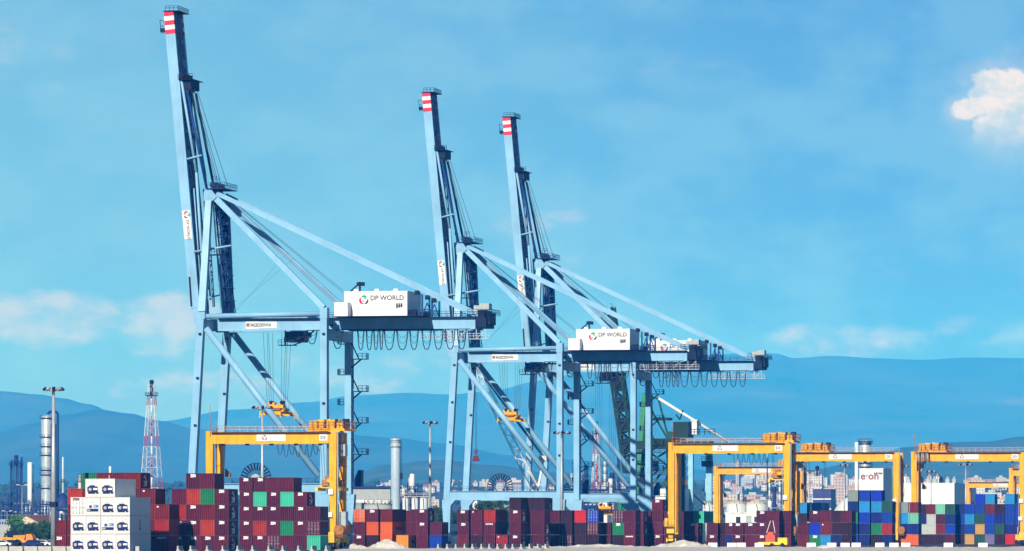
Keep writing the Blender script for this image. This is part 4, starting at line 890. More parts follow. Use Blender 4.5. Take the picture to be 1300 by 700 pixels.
# yellow low loader with slings beside the gantry leg
r = empty('maintenance_rig', P(981, 1128)); tag(r, 'yellow maintenance rig with a red winch and white slings beside the gantry leg', 'rig')
MB().box(-3.0, 3.2, -1, 1, .5, 1.1).box(1.2, 3.2, -.9, .9, 1.1, 2.0).prism([(-3.6, .2), (-3.0, .2), (-3.0, 1.0)], -1, 1).build('platform', YELB, r)
MB().box(-1.4, .6, -.8, .8, 1.1, 2.6).box(-1.0, .2, -.6, .6, 2.6, 3.2).build('winch', mat('rig_red', (.55, .09, .03), .5), r)
for s in (-1, 1): MB().tube((s * .9 - .4, 0, 3.0), (s * .25 - .2, 0, 5.6), .07, 4).build('sling', WHITE, r)
for xx in (-2.2, 0, 2.2): MB().tube((xx, -1.0, .45), (xx, 1.0, .45), .45, 14).build('wheel', DARK, r)
# ------------------------------------------------------------------ floodlight masts
def mast(px, D, top, label, r0=.42, ring=1.5, n=10):
    o = P(px, D); z = ZY(top, D); h = z; r = empty('floodlight_mast', o); tag(r, label, 'light mast', 'tall floodlight masts')
    mb = MB().tube((0, 0, 0), (0, 0, h), r0, 12, r2=r0 * .45)
    mb.build('pole', GALV, r); MB().box(-r0 * 1.15, r0 * 1.15, -r0 * 1.15, r0 * 1.15, h * .28, h * .31).build('winch_box', DARK, r)
    mb = MB().tube((0, 0, h - .1), (0, 0, h + .15), r0, 10)
    for i in range(14): a, b = 2 * math.pi * i / 14, 2 * math.pi * (i + 1) / 14; mb.tube((ring * math.cos(a), ring * math.sin(a), h), (ring * math.cos(b), ring * math.sin(b), h), .08, 4)
    for i in range(4): a = math.pi * i / 4; mb.tube((-ring * math.cos(a), -ring * math.sin(a), h), (ring * math.cos(a), ring * math.sin(a), h), .07, 4)
    cr = mb.build('crown', GALV, r)
    for i in range(n):
        a = 2 * math.pi * i / n; x, y = ring * 1.1 * math.cos(a), ring * 1.1 * math.sin(a); ca, sa = math.cos(a), math.sin(a)
        MB().beam((x - .1 * ca, y - .1 * sa, h + .45), (x + .36 * ca, y + .36 * sa, h + .05), .55, .34, side=(-sa, ca, 0)).build('floodlight', GALV if i % 2 else DARK, cr)
    return r
mast(68, 872, 496, 'tall floodlight mast by the white refrigerated containers', .5, 1.25)
mast(333, 1105, 519, 'floodlight mast rising before the cable reel of the biggest crane', .42, 1.7)
mast(546, 1240, 538, 'floodlight mast between the white chimney and the middle crane', .42, 1.35)
mast(713, 1180, 551, 'floodlight mast in front of the middle crane rear leg', .40, 1.5)
mast(1146, 1500, 593, 'floodlight mast just behind the gantry beside the tower building', .36, 1.2)
mast(1226, 1700, 591, 'floodlight mast above the white warehouse roof', .36, 1.6)
mast(1072, 1650, 592, 'floodlight mast before the pink apartment block', .30, 1.2)
mast(974, 1500, 560, 'thin floodlight mast rising inside the gantry beside the green crane', .30, 1.2)
mast(1182, 1520, 600, 'floodlight mast before the white warehouse wall', .28, 1.0)
def lamp(px, D, top, label):
    o = P(px, D); h = ZY(top, D); r = empty('street_lamp', o); tag(r, label, 'street lamp', 'small street lamps')
    MB().tube((0, 0, 0), (0, 0, h), .14, 8, r2=.07).build('pole', GALV, r)
    MB().tube((-1.3, 0, h + .3), (0, 0, h), .06, 6).tube((1.3, 0, h + .3), (0, 0, h), .06, 6).build('arm', GALV, r)
    for s in (-1, 1): MB().box(s * 1.3 - .45, s * 1.3 + .45, -.16, .16, h + .22, h + .40).build('lamp_head', WHITE, r)
lamp(28, 1600, 617, 'twin headed street lamp before the beige house'); lamp(63.5, 1500, 619, 'street lamp just beside the tall mast'); lamp(9, 1750, 650, 'short street lamp by the grey shed')
# ------------------------------------------------------------------ trees
BARK = mat('bark', (.10, .07, .05), .9); LEAF = {}
def leafmat(k, c):
    if k not in LEAF: LEAF[k] = mat('leaf_' + k, c, .6, var=.45, scale=1.1, spec=.25)
    return LEAF[k]
def tree(px, D, w, h, label, kind='green', col=(.045, .10, .018), dens=1.0, seed=0, group='trees and bushes behind the stacks'):
    o = P(px, D); r = empty('tree', o); tag(r, label, 'tree', group); rnd = random.Random(seed * 17 + int(px))
    mb = MB().tube((0, 0, -.1), (.1, 0, h * .45), w * .035 + .08, 8, r2=w * .02 + .04)
    for i in range(5): a = rnd.uniform(0, 6.28); mb.tube((.1, 0, h * (.25 + .04 * i)), (w * .3 * math.cos(a), w * .3 * math.sin(a), h * rnd.uniform(.5, .75)), w * .018 + .03, 6, r2=.03)
    mb.build('trunk', BARK, r)
    cl = []
    for i in range(int(11 * dens)):
        a = rnd.uniform(0, 6.28); q = rnd.uniform(.1, 1) ** .5; z = rnd.uniform(.30, .88); k = math.sin(math.pi * min(1, max(.1, (z - .12) / .95)))
        cl.append((w * .40 * q * k * math.cos(a), w * .40 * q * k * math.sin(a), h * z, w * rnd.uniform(.12, .24)))
    mb = MB(); s0 = max(.10, w * .034)
    for (x, y, z, rad) in cl:
        for _ in range(150):
            d = Vector((rnd.gauss(0, 1), rnd.gauss(0, 1), rnd.gauss(0, .8))).normalized() * rad * rnd.uniform(.45, 1.08)
            c = Vector((x, y, z)) + d; u = Vector((rnd.gauss(0, 1), rnd.gauss(0, 1), rnd.gauss(0, 1))).normalized(); v_ = u.orthogonal().normalized(); s = s0 * rnd.uniform(.6, 1.4)
            b = len(mb.v); mb.v += [tuple(c + u * s), tuple(c + v_ * s * .6), tuple(c - u * s), tuple(c - v_ * s * .6)]; mb.face([b, b + 1, b + 2, b + 3])
    mb.build('crown', leafmat(kind, col), r); return r
tree(23, 1560, 9.0, 7.6, 'bright green round tree before the beige house', 'bright', (.07, .19, .02), 1.2, 1)
tree(19, 1500, 7.0, 3.8, 'dark low bush under the bright green tree', 'dark', (.02, .045, .014), 1.2, 2); tree(31, 1500, 6.0, 3.4, 'dark low bush beside the street lamp foot', 'dark', (.02, .045, .014), 1.2, 3)
tree(40, 1490, 6, 5.6, 'thin dark tree in front of the beige house', 'dark', (.02, .045, .014), .8, 4)
tree(50, 1480, 9.5, 5.6, 'wide dark tree beside the beige house', 'dark', (.02, .045, .014), 1.5, 5); tree(61, 1470, 8.0, 6.4, 'green tree standing behind the mast foot', 'mid', (.035, .085, .018), 1.3, 6)
tree(573, 1700, 8, 12.5, 'leafy green tree behind the middle crane front leg', 'mid', (.035, .085, .018), 1.3, 7); tree(566, 1720, 7, 9.5, 'green tree next to the middle crane bogie', 'bright', (.07, .19, .02), 1.3, 8)
tree(582, 1690, 8, 9.5, 'dark green tree beside the plum stack before the middle crane', 'dark', (.02, .045, .014), 1.2, 9)
for k, (px, w, h) in enumerate(((600, 9, 13), (610, 10, 15.5), (619, 9, 14.5), (636, 7, 15.5), (641, 6, 12), (552, 7, 15), (556, 7, 12.5), (719, 8, 15.0), (716, 6, 17))):
    tree(px, 1650 + k * 9, w, h, ('olive green tree seen under the portal beam of the middle crane', 'dark tree seen beside a blue crane leg')[k > 4], 'mid' if k % 2 else 'dark', (.035, .085, .018), 1.1, 20 + k)
tree(1062, 1800, 6, 12, 'small dark bush before the white dome', 'dark', (.02, .045, .014), 1.0, 41)
# ------------------------------------------------------------------ far vehicles at the edge of the yard
def car(px, D, label, m):
    o = P(px, D); r = empty('parked_car', o, R(random.uniform(-8, 8))); tag(r, label, 'car', 'cars parked before the trees')
    MB().prism([(-2.1, .3), (2.1, .3), (2.15, .75), (1.2, .92), (.7, 1.42), (-1.1, 1.45), (-1.8, .95), (-2.15, .85)], -.85, .85).build('body', m, r)
    MB().prism([(1.05, .95), (.65, 1.34), (-1.05, 1.37), (-1.6, .97)], -.862, .862).build('window', DARK, r)
    for x in (-1.3, 1.3):
        for y in (-.75, .75): MB().tube((x, y - .11, .32), (x, y + .11, .32), .32, 12).build('wheel', DARK, r)
for k, (px, m, c) in enumerate(((3, 'white_paint', 'white car parked first in the row before the trees'), (14, 'dark_steel', 'black car parked between two pale cars'), (43, 'navy_paint', 'navy car parked before the wide dark tree'), (54, 'white_paint', 'white car parked next to the navy one'), (62, 'grey_paint', 'grey car parked beside the mast foot'))): car(px, 1180 + k * 3, c, MATS[m])
r = empty('wheel_loader', P(14, 1260), R(12)); tag(r, 'yellow wheel loader parked under the dark bushes', 'loader')
MB().box(-2.4, .4, -1, 1, .9, 1.9).prism([(.4, .9), (2.2, .9), (2.2, 1.4), (.4, 1.9)], -.8, .8).build('chassis', YEL, r); MB().prism([(-.9, 1.9), (.5, 1.9), (.3, 3.2), (-.8, 3.2)], -.8, .8).build('cab', DARK, r)
MB().prism([(3.4, .3), (4.4, .2), (3.9, 1.3), (3.5, 1.3)], -1.3, 1.3).beam((1.6, -.5, 1.7), (3.5, -.5, .8), .25, .3).beam((1.6, .5, 1.7), (3.5, .5, .8), .25, .3).build('bucket', YEL, r)
for x in (-1.5, 1.6):
    for y in (-1.1, 1.1): MB().tube((x, y - .25, .75), (x, y + .25, .75), .75, 16).build('wheel', DARK, r)
r = empty('dump_truck', P(28, 1265), R(-5)); tag(r, 'orange tipper truck parked next to the yellow loader', 'truck')
MB().box(-3.2, 2.4, -.9, .9, .7, 1.1).prism([(-3.4, 1.2), (1.0, 1.2), (1.3, 2.5), (-3.6, 2.3)], -1.2, 1.2).build('body', MATS['amber_paint'], r); MB().prism([(1.4, .8), (3.2, .8), (3.2, 1.6), (2.8, 2.7), (1.4, 2.7)], -1.1, 1.1).build('cab', MATS['amber_paint'], r)
for x in (-2.4, -1.2, 2.3):
    for y in (-1.0, 1.0): MB().tube((x, y - .2, .55), (x, y + .2, .55), .55, 14).build('wheel', DARK, r)
# ------------------------------------------------------------------ works, tanks and sheds behind the yard
STEELP = mat('pale_steel_plate', (.40, .46, .48), .4, metal=.2, var=.12, streak=.25, dirt=(.2, .22, .22)); PIPEB = mat('blue_black_pipework', (.012, .028, .13), .6, var=.3)
CREAM = mat('cream_render', (.62, .54, .40), .85, var=.06); TILE = mat('red_brown_roof_tile', (.22, .075, .05), .85, var=.25); SHED = mat('grey_shed_sheet', (.34, .37, .37), .6, var=.1)
GREENP = mat('crane_green_paint', (.008, .065, .035), .5, var=.2, streak=.3); GREEND = mat('dark_crane_green', (.003, .024, .013), .55, var=.3); BLUEL = mat('pale_blue_crane_leg', (.25, .50, .62), .5, var=.1)
GLASS = mat('dark_window', (.02, .03, .05), .2, spec=.5)
def at(px, D): return P(px, D, ground_z(D))
def wpx(n, D): return n * D / FPX
def column(name, px, D, wide, top, label, cat, m=STEELP, rings=(), group=None, cone=None, base=0.0, ladder=False, r_top=None):
    o = at(px, D); r = empty(name, o); tag(r, label, cat, group); h = ZY(top, D) - o.z; rad = wpx(wide, D) / 2; rt = rad if r_top is None else rad * r_top
    MB().lathe([(rad * 1.15, 0), (rad * 1.15, h * .02), (rad, h * .03), (rad + (rt - rad) * .5, h * .5), (rt, h - rad * .35), (rt * .8, h - rad * .12), (rt * .3, h)], n=24).build('shell', m, r)
    for py in rings:
        z = ZY(py, D) - o.z
        pf = MB().lathe([(rad * 1.0, z - .15), (rad * 1.28, z - .1), (rad * 1.28, z + .1), (rad * 1.0, z + .15)], n=20).build('platform', DARK, r)
        mb = MB(); k = 12
        for i in range(k):
            a, b = 2 * math.pi * i / k, 2 * math.pi * (i + 1) / k; A = Vector((rad * 1.27 * math.cos(a), rad * 1.27 * math.sin(a), z + 1.1)); B_ = Vector((rad * 1.27 * math.cos(b), rad * 1.27 * math.sin(b), z + 1.1)); mb.tube(A, B_, .05, 4).tube(A, A - Vector((0, 0, 1.1)), .05, 4)
        mb.build('railing', DARK, pf)
    if ladder: MB().tube((rad * 1.1, -.4, 1), (rad * 1.1, -.4, h * .97), .09, 5).tube((rad * 1.1 + .5, -.4, 1), (rad * 1.1 + .5, -.4, h * .97), .09, 5).box(rad * 1.02, rad * 1.5, -.7, .3, h * .30, h * .36).box(rad * 1.02, rad * 1.5, -.7, .3, h * .60, h * .66).build('ladder', DARK, r)
    return r, h, rad
def lattice(name, px, D, w0, w1, top, base, label, cat, mats, bands=12, sides=4, core=False, group=None, tip=None):
    """a tapering lattice mast whose colour alternates in bands"""
    o = at(px, D); r = empty(name, o); tag(r, label, cat, group); h = ZY(top, D) - o.z; a, b = wpx(w0, D) / 2, wpx(w1, D) / 2
    hb = ZY(base, D) - o.z; a = a + (a - b) * hb / (h - hb)
    for k in range(bands):
        t0, t1 = k / bands, (k + 1) / bands; r0, r1 = a + (b - a) * t0, a + (b - a) * t1; mi = 1 if k % 4 == 1 else 0; m = MB()
        for i in range(sides):
            u, v = [2 * math.pi * (i + j + .5) / sides for j in (0, 1)]; k2 = 1.414 if sides == 4 else 1.2
            p0, p1 = (r0 * k2 * math.cos(u), r0 * k2 * math.sin(u), h * t0), (r1 * k2 * math.cos(u), r1 * k2 * math.sin(u), h * t1)
            s0, s1 = (r0 * k2 * math.cos(v), r0 * k2 * math.sin(v), h * t0), (r1 * k2 * math.cos(v), r1 * k2 * math.sin(v), h * t1)
            m.tube(p0, p1, .13, 5).tube(p0, s1, .06, 4).tube(s0, p1, .06, 4).tube(p1, s1, .06, 4)
        sec = m.build('lattice_section', mats[mi], r)
        if core: MB().tube((0, 0, h * t0), (0, 0, h * t1), .34, 8).build('riser_pipe', mats[(k // 2) % 2], sec)
    mb = MB(); b2 = b * 1.5 + .5
    mb.box(-b2, b2, -b2, b2, h * .93, h * .935); mb.rail([(-b2, -b2, h * .935), (b2, -b2, h * .935), (b2, b2, h * .935), (-b2, b2, h * .935), (-b2, -b2, h * .935)], 1.1, .07, 1.2)
    mb.build('platform', DARK, r)
    MB().tube((0, 0, h * .93), (0, 0, h + 1.0), .8, 12).tube((0, 0, h + 1.0), (0, 0, h + 2.2), 1.1, 12, r2=.7).build('burner', tip or DARK, r)
    return r
lattice('flare_tower', 192.5, 2300, 22, 7, 489, 612, 'red and white lattice flare tower rising behind the plum stacks', 'tower', [WHITE, REDP], 15, core=True)
r, h, rad = column('distillation_column', 59.5, 2300, 14.5, 527, 'tall pale distillation column with ringed platforms beside the tall mast', 'column', STEELP, (531, 555, 567, 578, 597, 603, 620, 640))
mb = MB(); pts = [(rad * .2 + 2.2 * math.cos(R(a)) + 2.2, 0, h + 1.2 * math.sin(R(a)) + .3) for a in range(180, -1, -20)]; pts.append((pts[-1][0], 0, h * .2)); mb.path(pts, .55, 8).build('overhead_pipe', PIPEB, r)
MB().box(rad * .95, rad * 1.45, -rad * .8, rad * .9, h * .05, h * .93).build('pipe_duct', PIPEB, r)
column('stack', 38, 2350, 6.2, 587, 'plain white steel stack between the derrick and the tall column', 'stack', WHITE, (), None, ladder=True)
r = lattice('derrick_flare', 20.5, 2400, 10, 8, 584, 640, 'dark blue lattice derrick carrying three thin flare pipes', 'derrick', [PIPEB, PIPEB], 8, tip=PIPEB)
for dx in (-2.4, .2, 2.6): MB().tube((dx, 0, 0), (dx, 0, ZY(583 - dx, 2400)), .45, 8).build('flare_pipe', PIPEB, r)
r, h, rad = column('slender_stack', 80, 2250, 3.4, 580, 'slender banded stack with one platform right of the tall mast', 'stack', STEELP, (612, 630), r_top=.8); MB().lathe([(4.2, 0), (4.2, ZY(640, 2250)), (2.2, ZY(632, 2250)), (.6, ZY(626, 2250))], n=20).build('base_cone', PIPEB, r)
column('small_column', 101.5, 1900, 4.2, 603, 'short cream column with a ladder beside the green container', 'column', CREAM, (606, 612), ladder=True)
column('small_chimney', 139.8, 2000, 3.0, 592, 'stubby white chimney peeping over the stack behind the white containers', 'chimney', WHITE)
def rack(px0, px1, D, top, label, levels=4, seed=0, tall=False, cols=9):
    o = at(px0, D); r = empty('pipe_rack', o); tag(r, label, 'pipe rack'); rnd = random.Random(seed); ln = wpx(px1 - px0, D); h = ZY(top, D) - o.z; mb = MB()
    for i in range(cols + 1):
        x = ln * i / cols
        for y in (0, 6): mb.box(x - .22, x + .22, y - .2, y + .2, 0, h * rnd.uniform(.75, 1.0))
    for k in range(levels):
        z = h * (k + 1) / levels * .92
        for y in (0, 6): mb.box(0, ln, y - .2, y + .2, z - .25, z)
        for i in range(cols + 1): mb.box(ln * i / cols - .1, ln * i / cols + .1, .2, 5.8, z - .2, z)
        mb.rail([(0, -.2, z), (ln, -.2, z)], 1.1, .06, 2.2)
    mb.build('frame', PIPEB, r)
    for k in range(14):
        z = h * rnd.uniform(.1, .9); y = rnd.uniform(.4, 5.5); a = rnd.uniform(0, ln * .5); b = rnd.uniform(ln * .5, ln); rr = rnd.uniform(.15, .5)
        MB().tube((a, y, z), (b, y, z), rr, 8).build('pipe', (STEELP, PIPEB, GREY)[k % 3], r)
    for k in range(5):
        x = rnd.uniform(0, ln); rr = rnd.uniform(.6, 1.4); z1 = h * rnd.uniform(.6, 1.15); MB().lathe([(rr, 0), (rr, z1 - rr * .4), (rr * .5, z1)], (x, rnd.uniform(1, 5), 0), 14).build('vessel', (STEELP, WHITE, PIPEB)[k % 3], r)
    return r
rack(-6, 62, 2200, 633, 'dense dark blue pipe rack at the foot of the refinery', 5, 3, cols=14); rack(62, 106, 2150, 641, 'blue pipe rack between the tall mast and the white containers', 4, 5, cols=8)
rack(30, 66, 2050, 652, 'low pipe rack just behind the beige house', 3, 8)
def house(px0, px1, D, eave, ridge, label, m=CREAM, roof=TILE, side=10.0, wins=2, name='house'):
    o = at(px0, D); r = empty(name, o); tag(r, label, 'building'); w = wpx(px1 - px0, D); h = ZY(eave, D) - o.z; hr = ZY(ridge, D) - o.z
    MB().prism([(0, -.5), (w, -.5), (w, h), (w / 2, hr), (0, h)], 0, side).build('wall', m, r)
    mb = MB(); t = .25
    for s in (0, 1):
        a, b = ((-.5, h - .25 * 0 - .2), (w / 2, hr + .02)) if s == 0 else ((w / 2, hr + .02), (w + .5, h - .2)); mb.prism([a, b, (b[0], b[1] + t), (a[0], a[1] + t)], -.4, side + .4)
    mb.build('roof', roof, r)
    for i in range(wins):
        x = w * (i + 1) / (wins + 1); f = MB().box(x - .55, x + .55, -.06, -.004, h * .45, h * .45 + 1.3).build('window', WHITE, r); MB().box(x - .45, x + .45, -.08, -.062, h * .45 + .1, h * .45 + 1.2).build('pane', GLASS, f)
    return r
house(17, 51, 1880, 664, 655, 'beige gabled house with two dark windows behind the trees', side=26)
def slab(name, px0, px1, D, top, label, m, depth=15.0, cat='building', trim=None, ribs=0, base=None):
    o = at(px0, D); r = empty(name, o); tag(r, label, cat); w = wpx(px1 - px0, D); h = ZY(top, D) - o.z
    mb = MB().box(0, w, 0, depth, -.5, h)
    for i in range(ribs): x = w * (i + 1) / (ribs + 1); mb.box(x - .06, x + .06, -.06, -.004, 0, h)
    mb.build('wall', m, r); MB().box(-.15, w + .15, -.15, depth + .15, h + .004, h + .35).build('parapet', trim or m, r); return r, w, h
r, w, h = slab('shed', -4, 14, 1700, 661, 'long grey shed with a row of blue windows by the bright tree', SHED, 12, ribs=3)
for i in range(5): MB().box(.8 + i * .85, 1.3 + i * .85, -.08, -.004, h - 1.2, h - .4).build('window', MATS['blue_paint'], r)
# middle distance
r, h, rad = column('chimney', 502.2, 2000, 12, 557, 'thick pale chimney with two collars behind the orange containers', 'chimney', mat('chimney_plate', (.36, .46, .54), .4, var=.08, streak=.15, dirt=(.3, .34, .36)), (), ladder=True)
for py, k in ((558.5, 1.18), (566.5, 1.22), (561, 1.04)): z = ZY(py, 2000); MB().lathe([(rad, z - .5), (rad * k, z - .35), (rad * k, z + .35), (rad, z + .5)], n=24).build('collar', STEELP, r)
def tank(px, D, wide, top, shoulder, label, m=WHITE, group=None, name='storage_tank', legs=False, roof=None):
    o = at(px, D); r = empty(name, o); tag(r, label, 'tank', group); rad = wpx(wide, D) / 2; h1 = ZY(shoulder, D) - o.z; h = ZY(top, D) - o.z
    MB().lathe([(rad, -.2), (rad, h1)], n=32).build('shell', m, r)
    MB().lathe([(rad * 1.02, h1), (rad * 1.02, h1 + .2), (rad * .8, h1 + (h - h1) * .45), (rad * .4, h1 + (h - h1) * .85), (.3, h)], n=32).build('roof', roof or CREAM, r)
    MB().rail([(rad * 1.01 * math.cos(R(a)), rad * 1.01 * math.sin(R(a)), h1 + .2) for a in range(0, 361, 30)], 1.1, .05, 3).build('railing', DARK, r)
    MB().beam((rad * .8, -rad * .62, 0), (rad * .2, -rad * 1.0, h1), .5, .2).build('stair', DARK, r)
    return r
TANKW = mat('tank_white', (.58, .62, .62), .45, var=.06, streak=.1, dirt=(.45, .44, .40))
tank(934.5, 1990, 25, 635, 640, 'white tank with a cream cone roof, next to the small silo', TANKW); tank(960, 1990, 26, 634.5, 640, 'white tank with a cream cone roof, behind the plum stack', TANKW)
tank(900, 1750, 9.5, 638, 641, 'small white silo between blue legs and a yellow gantry leg', TANKW)
r, w, h = slab('gatehouse', 921, 963, 1420, 652.5, 'small white building with a window and a grey door behind plum containers', WHITE, 8)
MB().box(w * .32, w * .46, -.05, -.004, h - 2.4, h - .8).build('window', GLASS, r); MB().box(w * .62, w * .80, -.05, -.004, 0, h - .5).build('door', GREY, r)
MB().box(w * .88, w * .97, -.05, -.004, h - 2.2, h - .8).build('window', GLASS, r)
for k, (a, b) in enumerate(((511, 518.5), (522.5, 530.5), (533, 542), (543.5, 549))): tank((a + b) / 2, 1900, b - a, 631.5, 633, 'white silo standing in the row beside the thick chimney', TANKW, 'white silos in a row', 'silo')
o = at(515, 1880); r = empty('silo_walkway', o); tag(r, 'thin steel walkway running over the row of white silos', 'walkway'); z = ZY(631, 1880); L_ = wpx(34, 1880); MB().box(0, L_, -3, -2.6, z, z + .2).rail([(0, -3, z + .2), (L_, -3, z + .2)], 1.1, .07, 2).box(.2, .5, -3, -2.7, 0, z).box(L_ - .5, L_ - .2, -3, -2.7, 0, z).build('deck', GALV, r)
tank(538.5, 2300, 12, 624, 628, 'grey blue dome behind the row of white silos', mat('dome_blue', (.14, .20, .32), .5), roof=mat('dome_blue', (.14, .20, .32), .5), name='gas_dome')
rack(515, 532, 2150, 611, 'dark blue process frame crowded with pipes beside the chimney', 6, 11, cols=6)
r, w, h = slab('long_shed', 440, 497, 2200, 621, 'long pale shed with a colonnade of narrow bays behind the gantry', SHED, 18, ribs=24); MB().box(-.4, w + .4, -.9, 18.5, h + .36, h + 1.2).build('roof', PIPEB, r)
for k in range(9): px = 453 + k * 5.1; o = at(px, 2050); r = empty('horizontal_tank', o); tag(r, 'white horizontal tank lying in the row under the long shed', 'tank', 'white horizontal tanks'); z = ZY(634, 2050); MB().tube((0, -3, z - .9), (0, 3, z - .9), wpx(2.4, 2050), 16).build('shell', WHITE, r); MB().box(-.5, .5, -2, -1.6, 0, z - .9).box(-.5, .5, 1.6, 2, 0, z - .9).build('saddle', GREY, r)
slab('white_box_shed', 459, 468.5, 1500, 641, 'small white box shed beside the grey flat tank', WHITE, 8); tank(480, 1480, 36, 639, 641, 'wide flat grey tank behind the orange containers', SHED, name='flat_tank', roof=SHED)
slab('control_cabin', 449.5, 459, 1480, 640, 'greenish grey cabin behind the orange door container', mat('cabin_green_grey', (.22, .32, .30), .6), 6)
slab('office_cabin', 760, 771, 1700, 638, 'white box cabin under the portal of the farthest crane', WHITE, 8); slab('blue_glass_cabin', 771.5, 779, 1720, 640, 'blue glazed cabin beside the white box cabin', MATS['grey_paint'], 8)
tank(789, 1560, 8.5, 637, 638, 'dark green barrel tank at the farthest crane leg', MATS['green_paint'], roof=MATS['green_paint'], name='barrel_tank')
slab('white_hall', 832, 868, 1750, 622, 'plain white hall behind the green crane', WHITE, 20, ribs=4); slab('white_block', 600, 606, 1900, 633, 'white block seen beneath the middle crane portal', WHITE, 8); slab('white_block', 624, 634, 1900, 634, 'cream block between trees beneath the middle crane portal', CREAM, 8)
# white tower building with its sign, white warehouse
r, w, h = slab('tower_building', 1091, 1121.5, 1900, 596, 'tall white windowless tower building with wine red lettering above blue containers', WHITE, 22, ribs=1)
put('lettering', text_mesh('e·on', 3.7, INKR, .06), (w * .05, -.08, h - 3.6), r)
mb = MB()
for i in range(5): mb.box(w * .62 + i * .62, w * .62 + .45 + i * .62, -.08, -.004, h - 1.9 + .12 * (i % 3), h - 1.2 + .1 * (i % 2))
mb.build('sign_emblem', INK, r)
slab('side_annex', 1121.8, 1129, 1930, 606, 'grey green annex on the flank of the white tower building', SHED, 15)
r, w, h = slab('warehouse', 1121, 1212, 2250, 614.5, 'long white windowless warehouse with roof fans, behind the gantry legs', WHITE, 74, ribs=6)
for i in range(11):
    x = w * (.04 + .092 * i); MB().box(x, x + 1.6, 2, 4, h + .36, h + 2.2).tube((x + .8, 3, h + 2.2), (x + .8, 3, h + 3.0), .55, 10).build('roof_fan', (GREY, SHED, DARK)[i % 3], r)
for i, px in enumerate((1150, 1180, 1190)): tank(px, 2600, 5.5, 602, 606, ('white spherical vessel', 'pale pink topped vessel', 'cream topped vessel')[i] + ' showing over the warehouse roof', WHITE, None, 'roof_vessel', roof=mat('pinkish', (.6, .42, .38), .6))
r, h, rad = column('steel_stack', 1098.5, 2100, 15, 559, 'wide steel stack with a ringed crown behind the white tower building', 'stack', STEELP, (561, 563.5, 588, 593)); MB().tube((-rad * 1.5, 0, 0), (-rad * 1.5, 0, h - 1), rad * .3, 12).box(-rad * 1.7, -rad * .9, -.5, .5, h - 1.6, h - .8).build('side_duct', WHITE, r)
o = at(1083, 1750); r = empty('storage_dome', o); tag(r, 'large white storage dome behind the plum and blue containers', 'dome'); a = wpx(66, 1750) / 2; hh = ZY(630, 1750)
MB().lathe([(a * math.cos(R(t)), hh * math.sin(R(t))) for t in range(0, 90, 9)], n=36).build('shell', TANKW, r); MB().tube((0, 0, hh * .99), (0, 0, hh * 1.05), .6, 10).build('vent', GREY, r)
r, w, h = slab('glazed_office', 1032, 1055, 2300, 622, 'dark blue office block with pale floor bands before the city', mat('office_blue', (.04, .05, .16), .4), 14)
for k in range(4): MB().box(-.1, w + .1, -.12, -.004, h * (.2 + .2 * k), h * (.2 + .2 * k) + .5).build('floor_band', WHITE, r)
lattice('radio_tower', 1037.5, 2400, 6, 3, 598, 650, 'white lattice radio tower beside the dark blue office', 'tower', [WHITE, WHITE], 9)
lattice('flare_tower', 757, 2700, 8.5, 4, 541, 594, 'hazy red and white flare tower behind the farthest crane', 'tower', [WHITE, REDP], 12, core=True)
for k, (px, wd, top, c) in enumerate(((729, 4, 583, 'dark ringed column left of the hazy flare tower'), (744, 5, 590, 'blue column before the hazy flare tower'), (768, 4.5, 586, 'pale column right of the hazy flare tower'), (777, 6, 600, 'stout pale vessel in the hazy refinery'), (785, 3.5, 578, 'thin dark flare pipe in the hazy refinery'), (738, 3, 600, 'short blue column in the hazy refinery'), (977, 3.2, 607, 'pale tall column seen between yellow gantry legs'), (983, 4.5, 618, 'dark column between yellow gantry legs'), (990, 3.5, 612, 'dark thin column by the gantry leg'), (996, 5, 622, 'blue black vessel by the gantry leg'), (1012, 3.2, 616, 'hidden dark column between gantry legs'))):
    column('process_column', px, 2500 + 20 * k, wd, top, c, 'column', (PIPEB, PIPEB, STEELP)[k % 3] if k != 6 else STEELP, (top + 6, top + 15, top + 26), ladder=True)
rack(725, 790, 2450, 612, 'hazy dark pipe rack under the farthest crane', 5, 21, cols=12); rack(966, 1006, 2400, 640, 'dark pipe rack behind the plum stack by the gantry leg', 4, 23, cols=8); rack(800, 845, 2400, 628, 'pipe rack half hidden by the green crane', 4, 27, cols=8)
# ------------------------------------------------------------------ white crawler crane, its hook, the green crane
DC = 1410; o = P(684, DC); r = empty('crawler_crane', o); tag(r, 'white lattice boom crane leaning behind the middle blue crane', 'crane')
def loc(px, py, D=DC): q = P(px, D) - o; return Vector((q.x, q.y, ZY(py, D)))
p, q = loc(684, 632), loc(604.5, 467); d = (q - p).normalized(); sdv = Vector((0, 1, 0)); up = d.cross(sdv); mb = MB(); n = 22; ln = (q - p).length
def bw(t): return .9 * min(1, t * 9 + .25, (1 - t) * 7 + .25)
for s in (-1, 1):
    for u in (-1, 1):
        for k in range(n):
            t0, t1 = k / n, (k + 1) / n; mb.tube(p + d * ln * t0 + sdv * s * bw(t0) + up * u * bw(t0), p + d * ln * t1 + sdv * s * bw(t1) + up * u * bw(t1), .11, 4)
for k in range(n):
    t0, t1 = k / n, (k + 1) / n; f = 1 if k % 2 else -1
    for s in (-1, 1): mb.tube(p + d * ln * t0 + sdv * s * bw(t0) + up * f * bw(t0), p + d * ln * t1 + sdv * s * bw(t1) - up * f * bw(t1), .08, 4)
mb.build('lattice_boom', WHITE, r)
MB().box(-3, 5, -2, 2, 1.4, 4.2).prism([(-2.6, 1.4), (-.6, 1.4), (-.8, 3.8), (-2.2, 3.8)], -3.2, -2.1).build('body', WHITE, r)
for s in (-1, 1): MB().prism([(-4, .3), (-3.4, 0), (3.4, 0), (4, .3), (4, .9), (3.4, 1.35), (-3.4, 1.35), (-4, .9)], s * 2.4 - .5, s * 2.4 + .5).build('crawler_track', DARK, r)
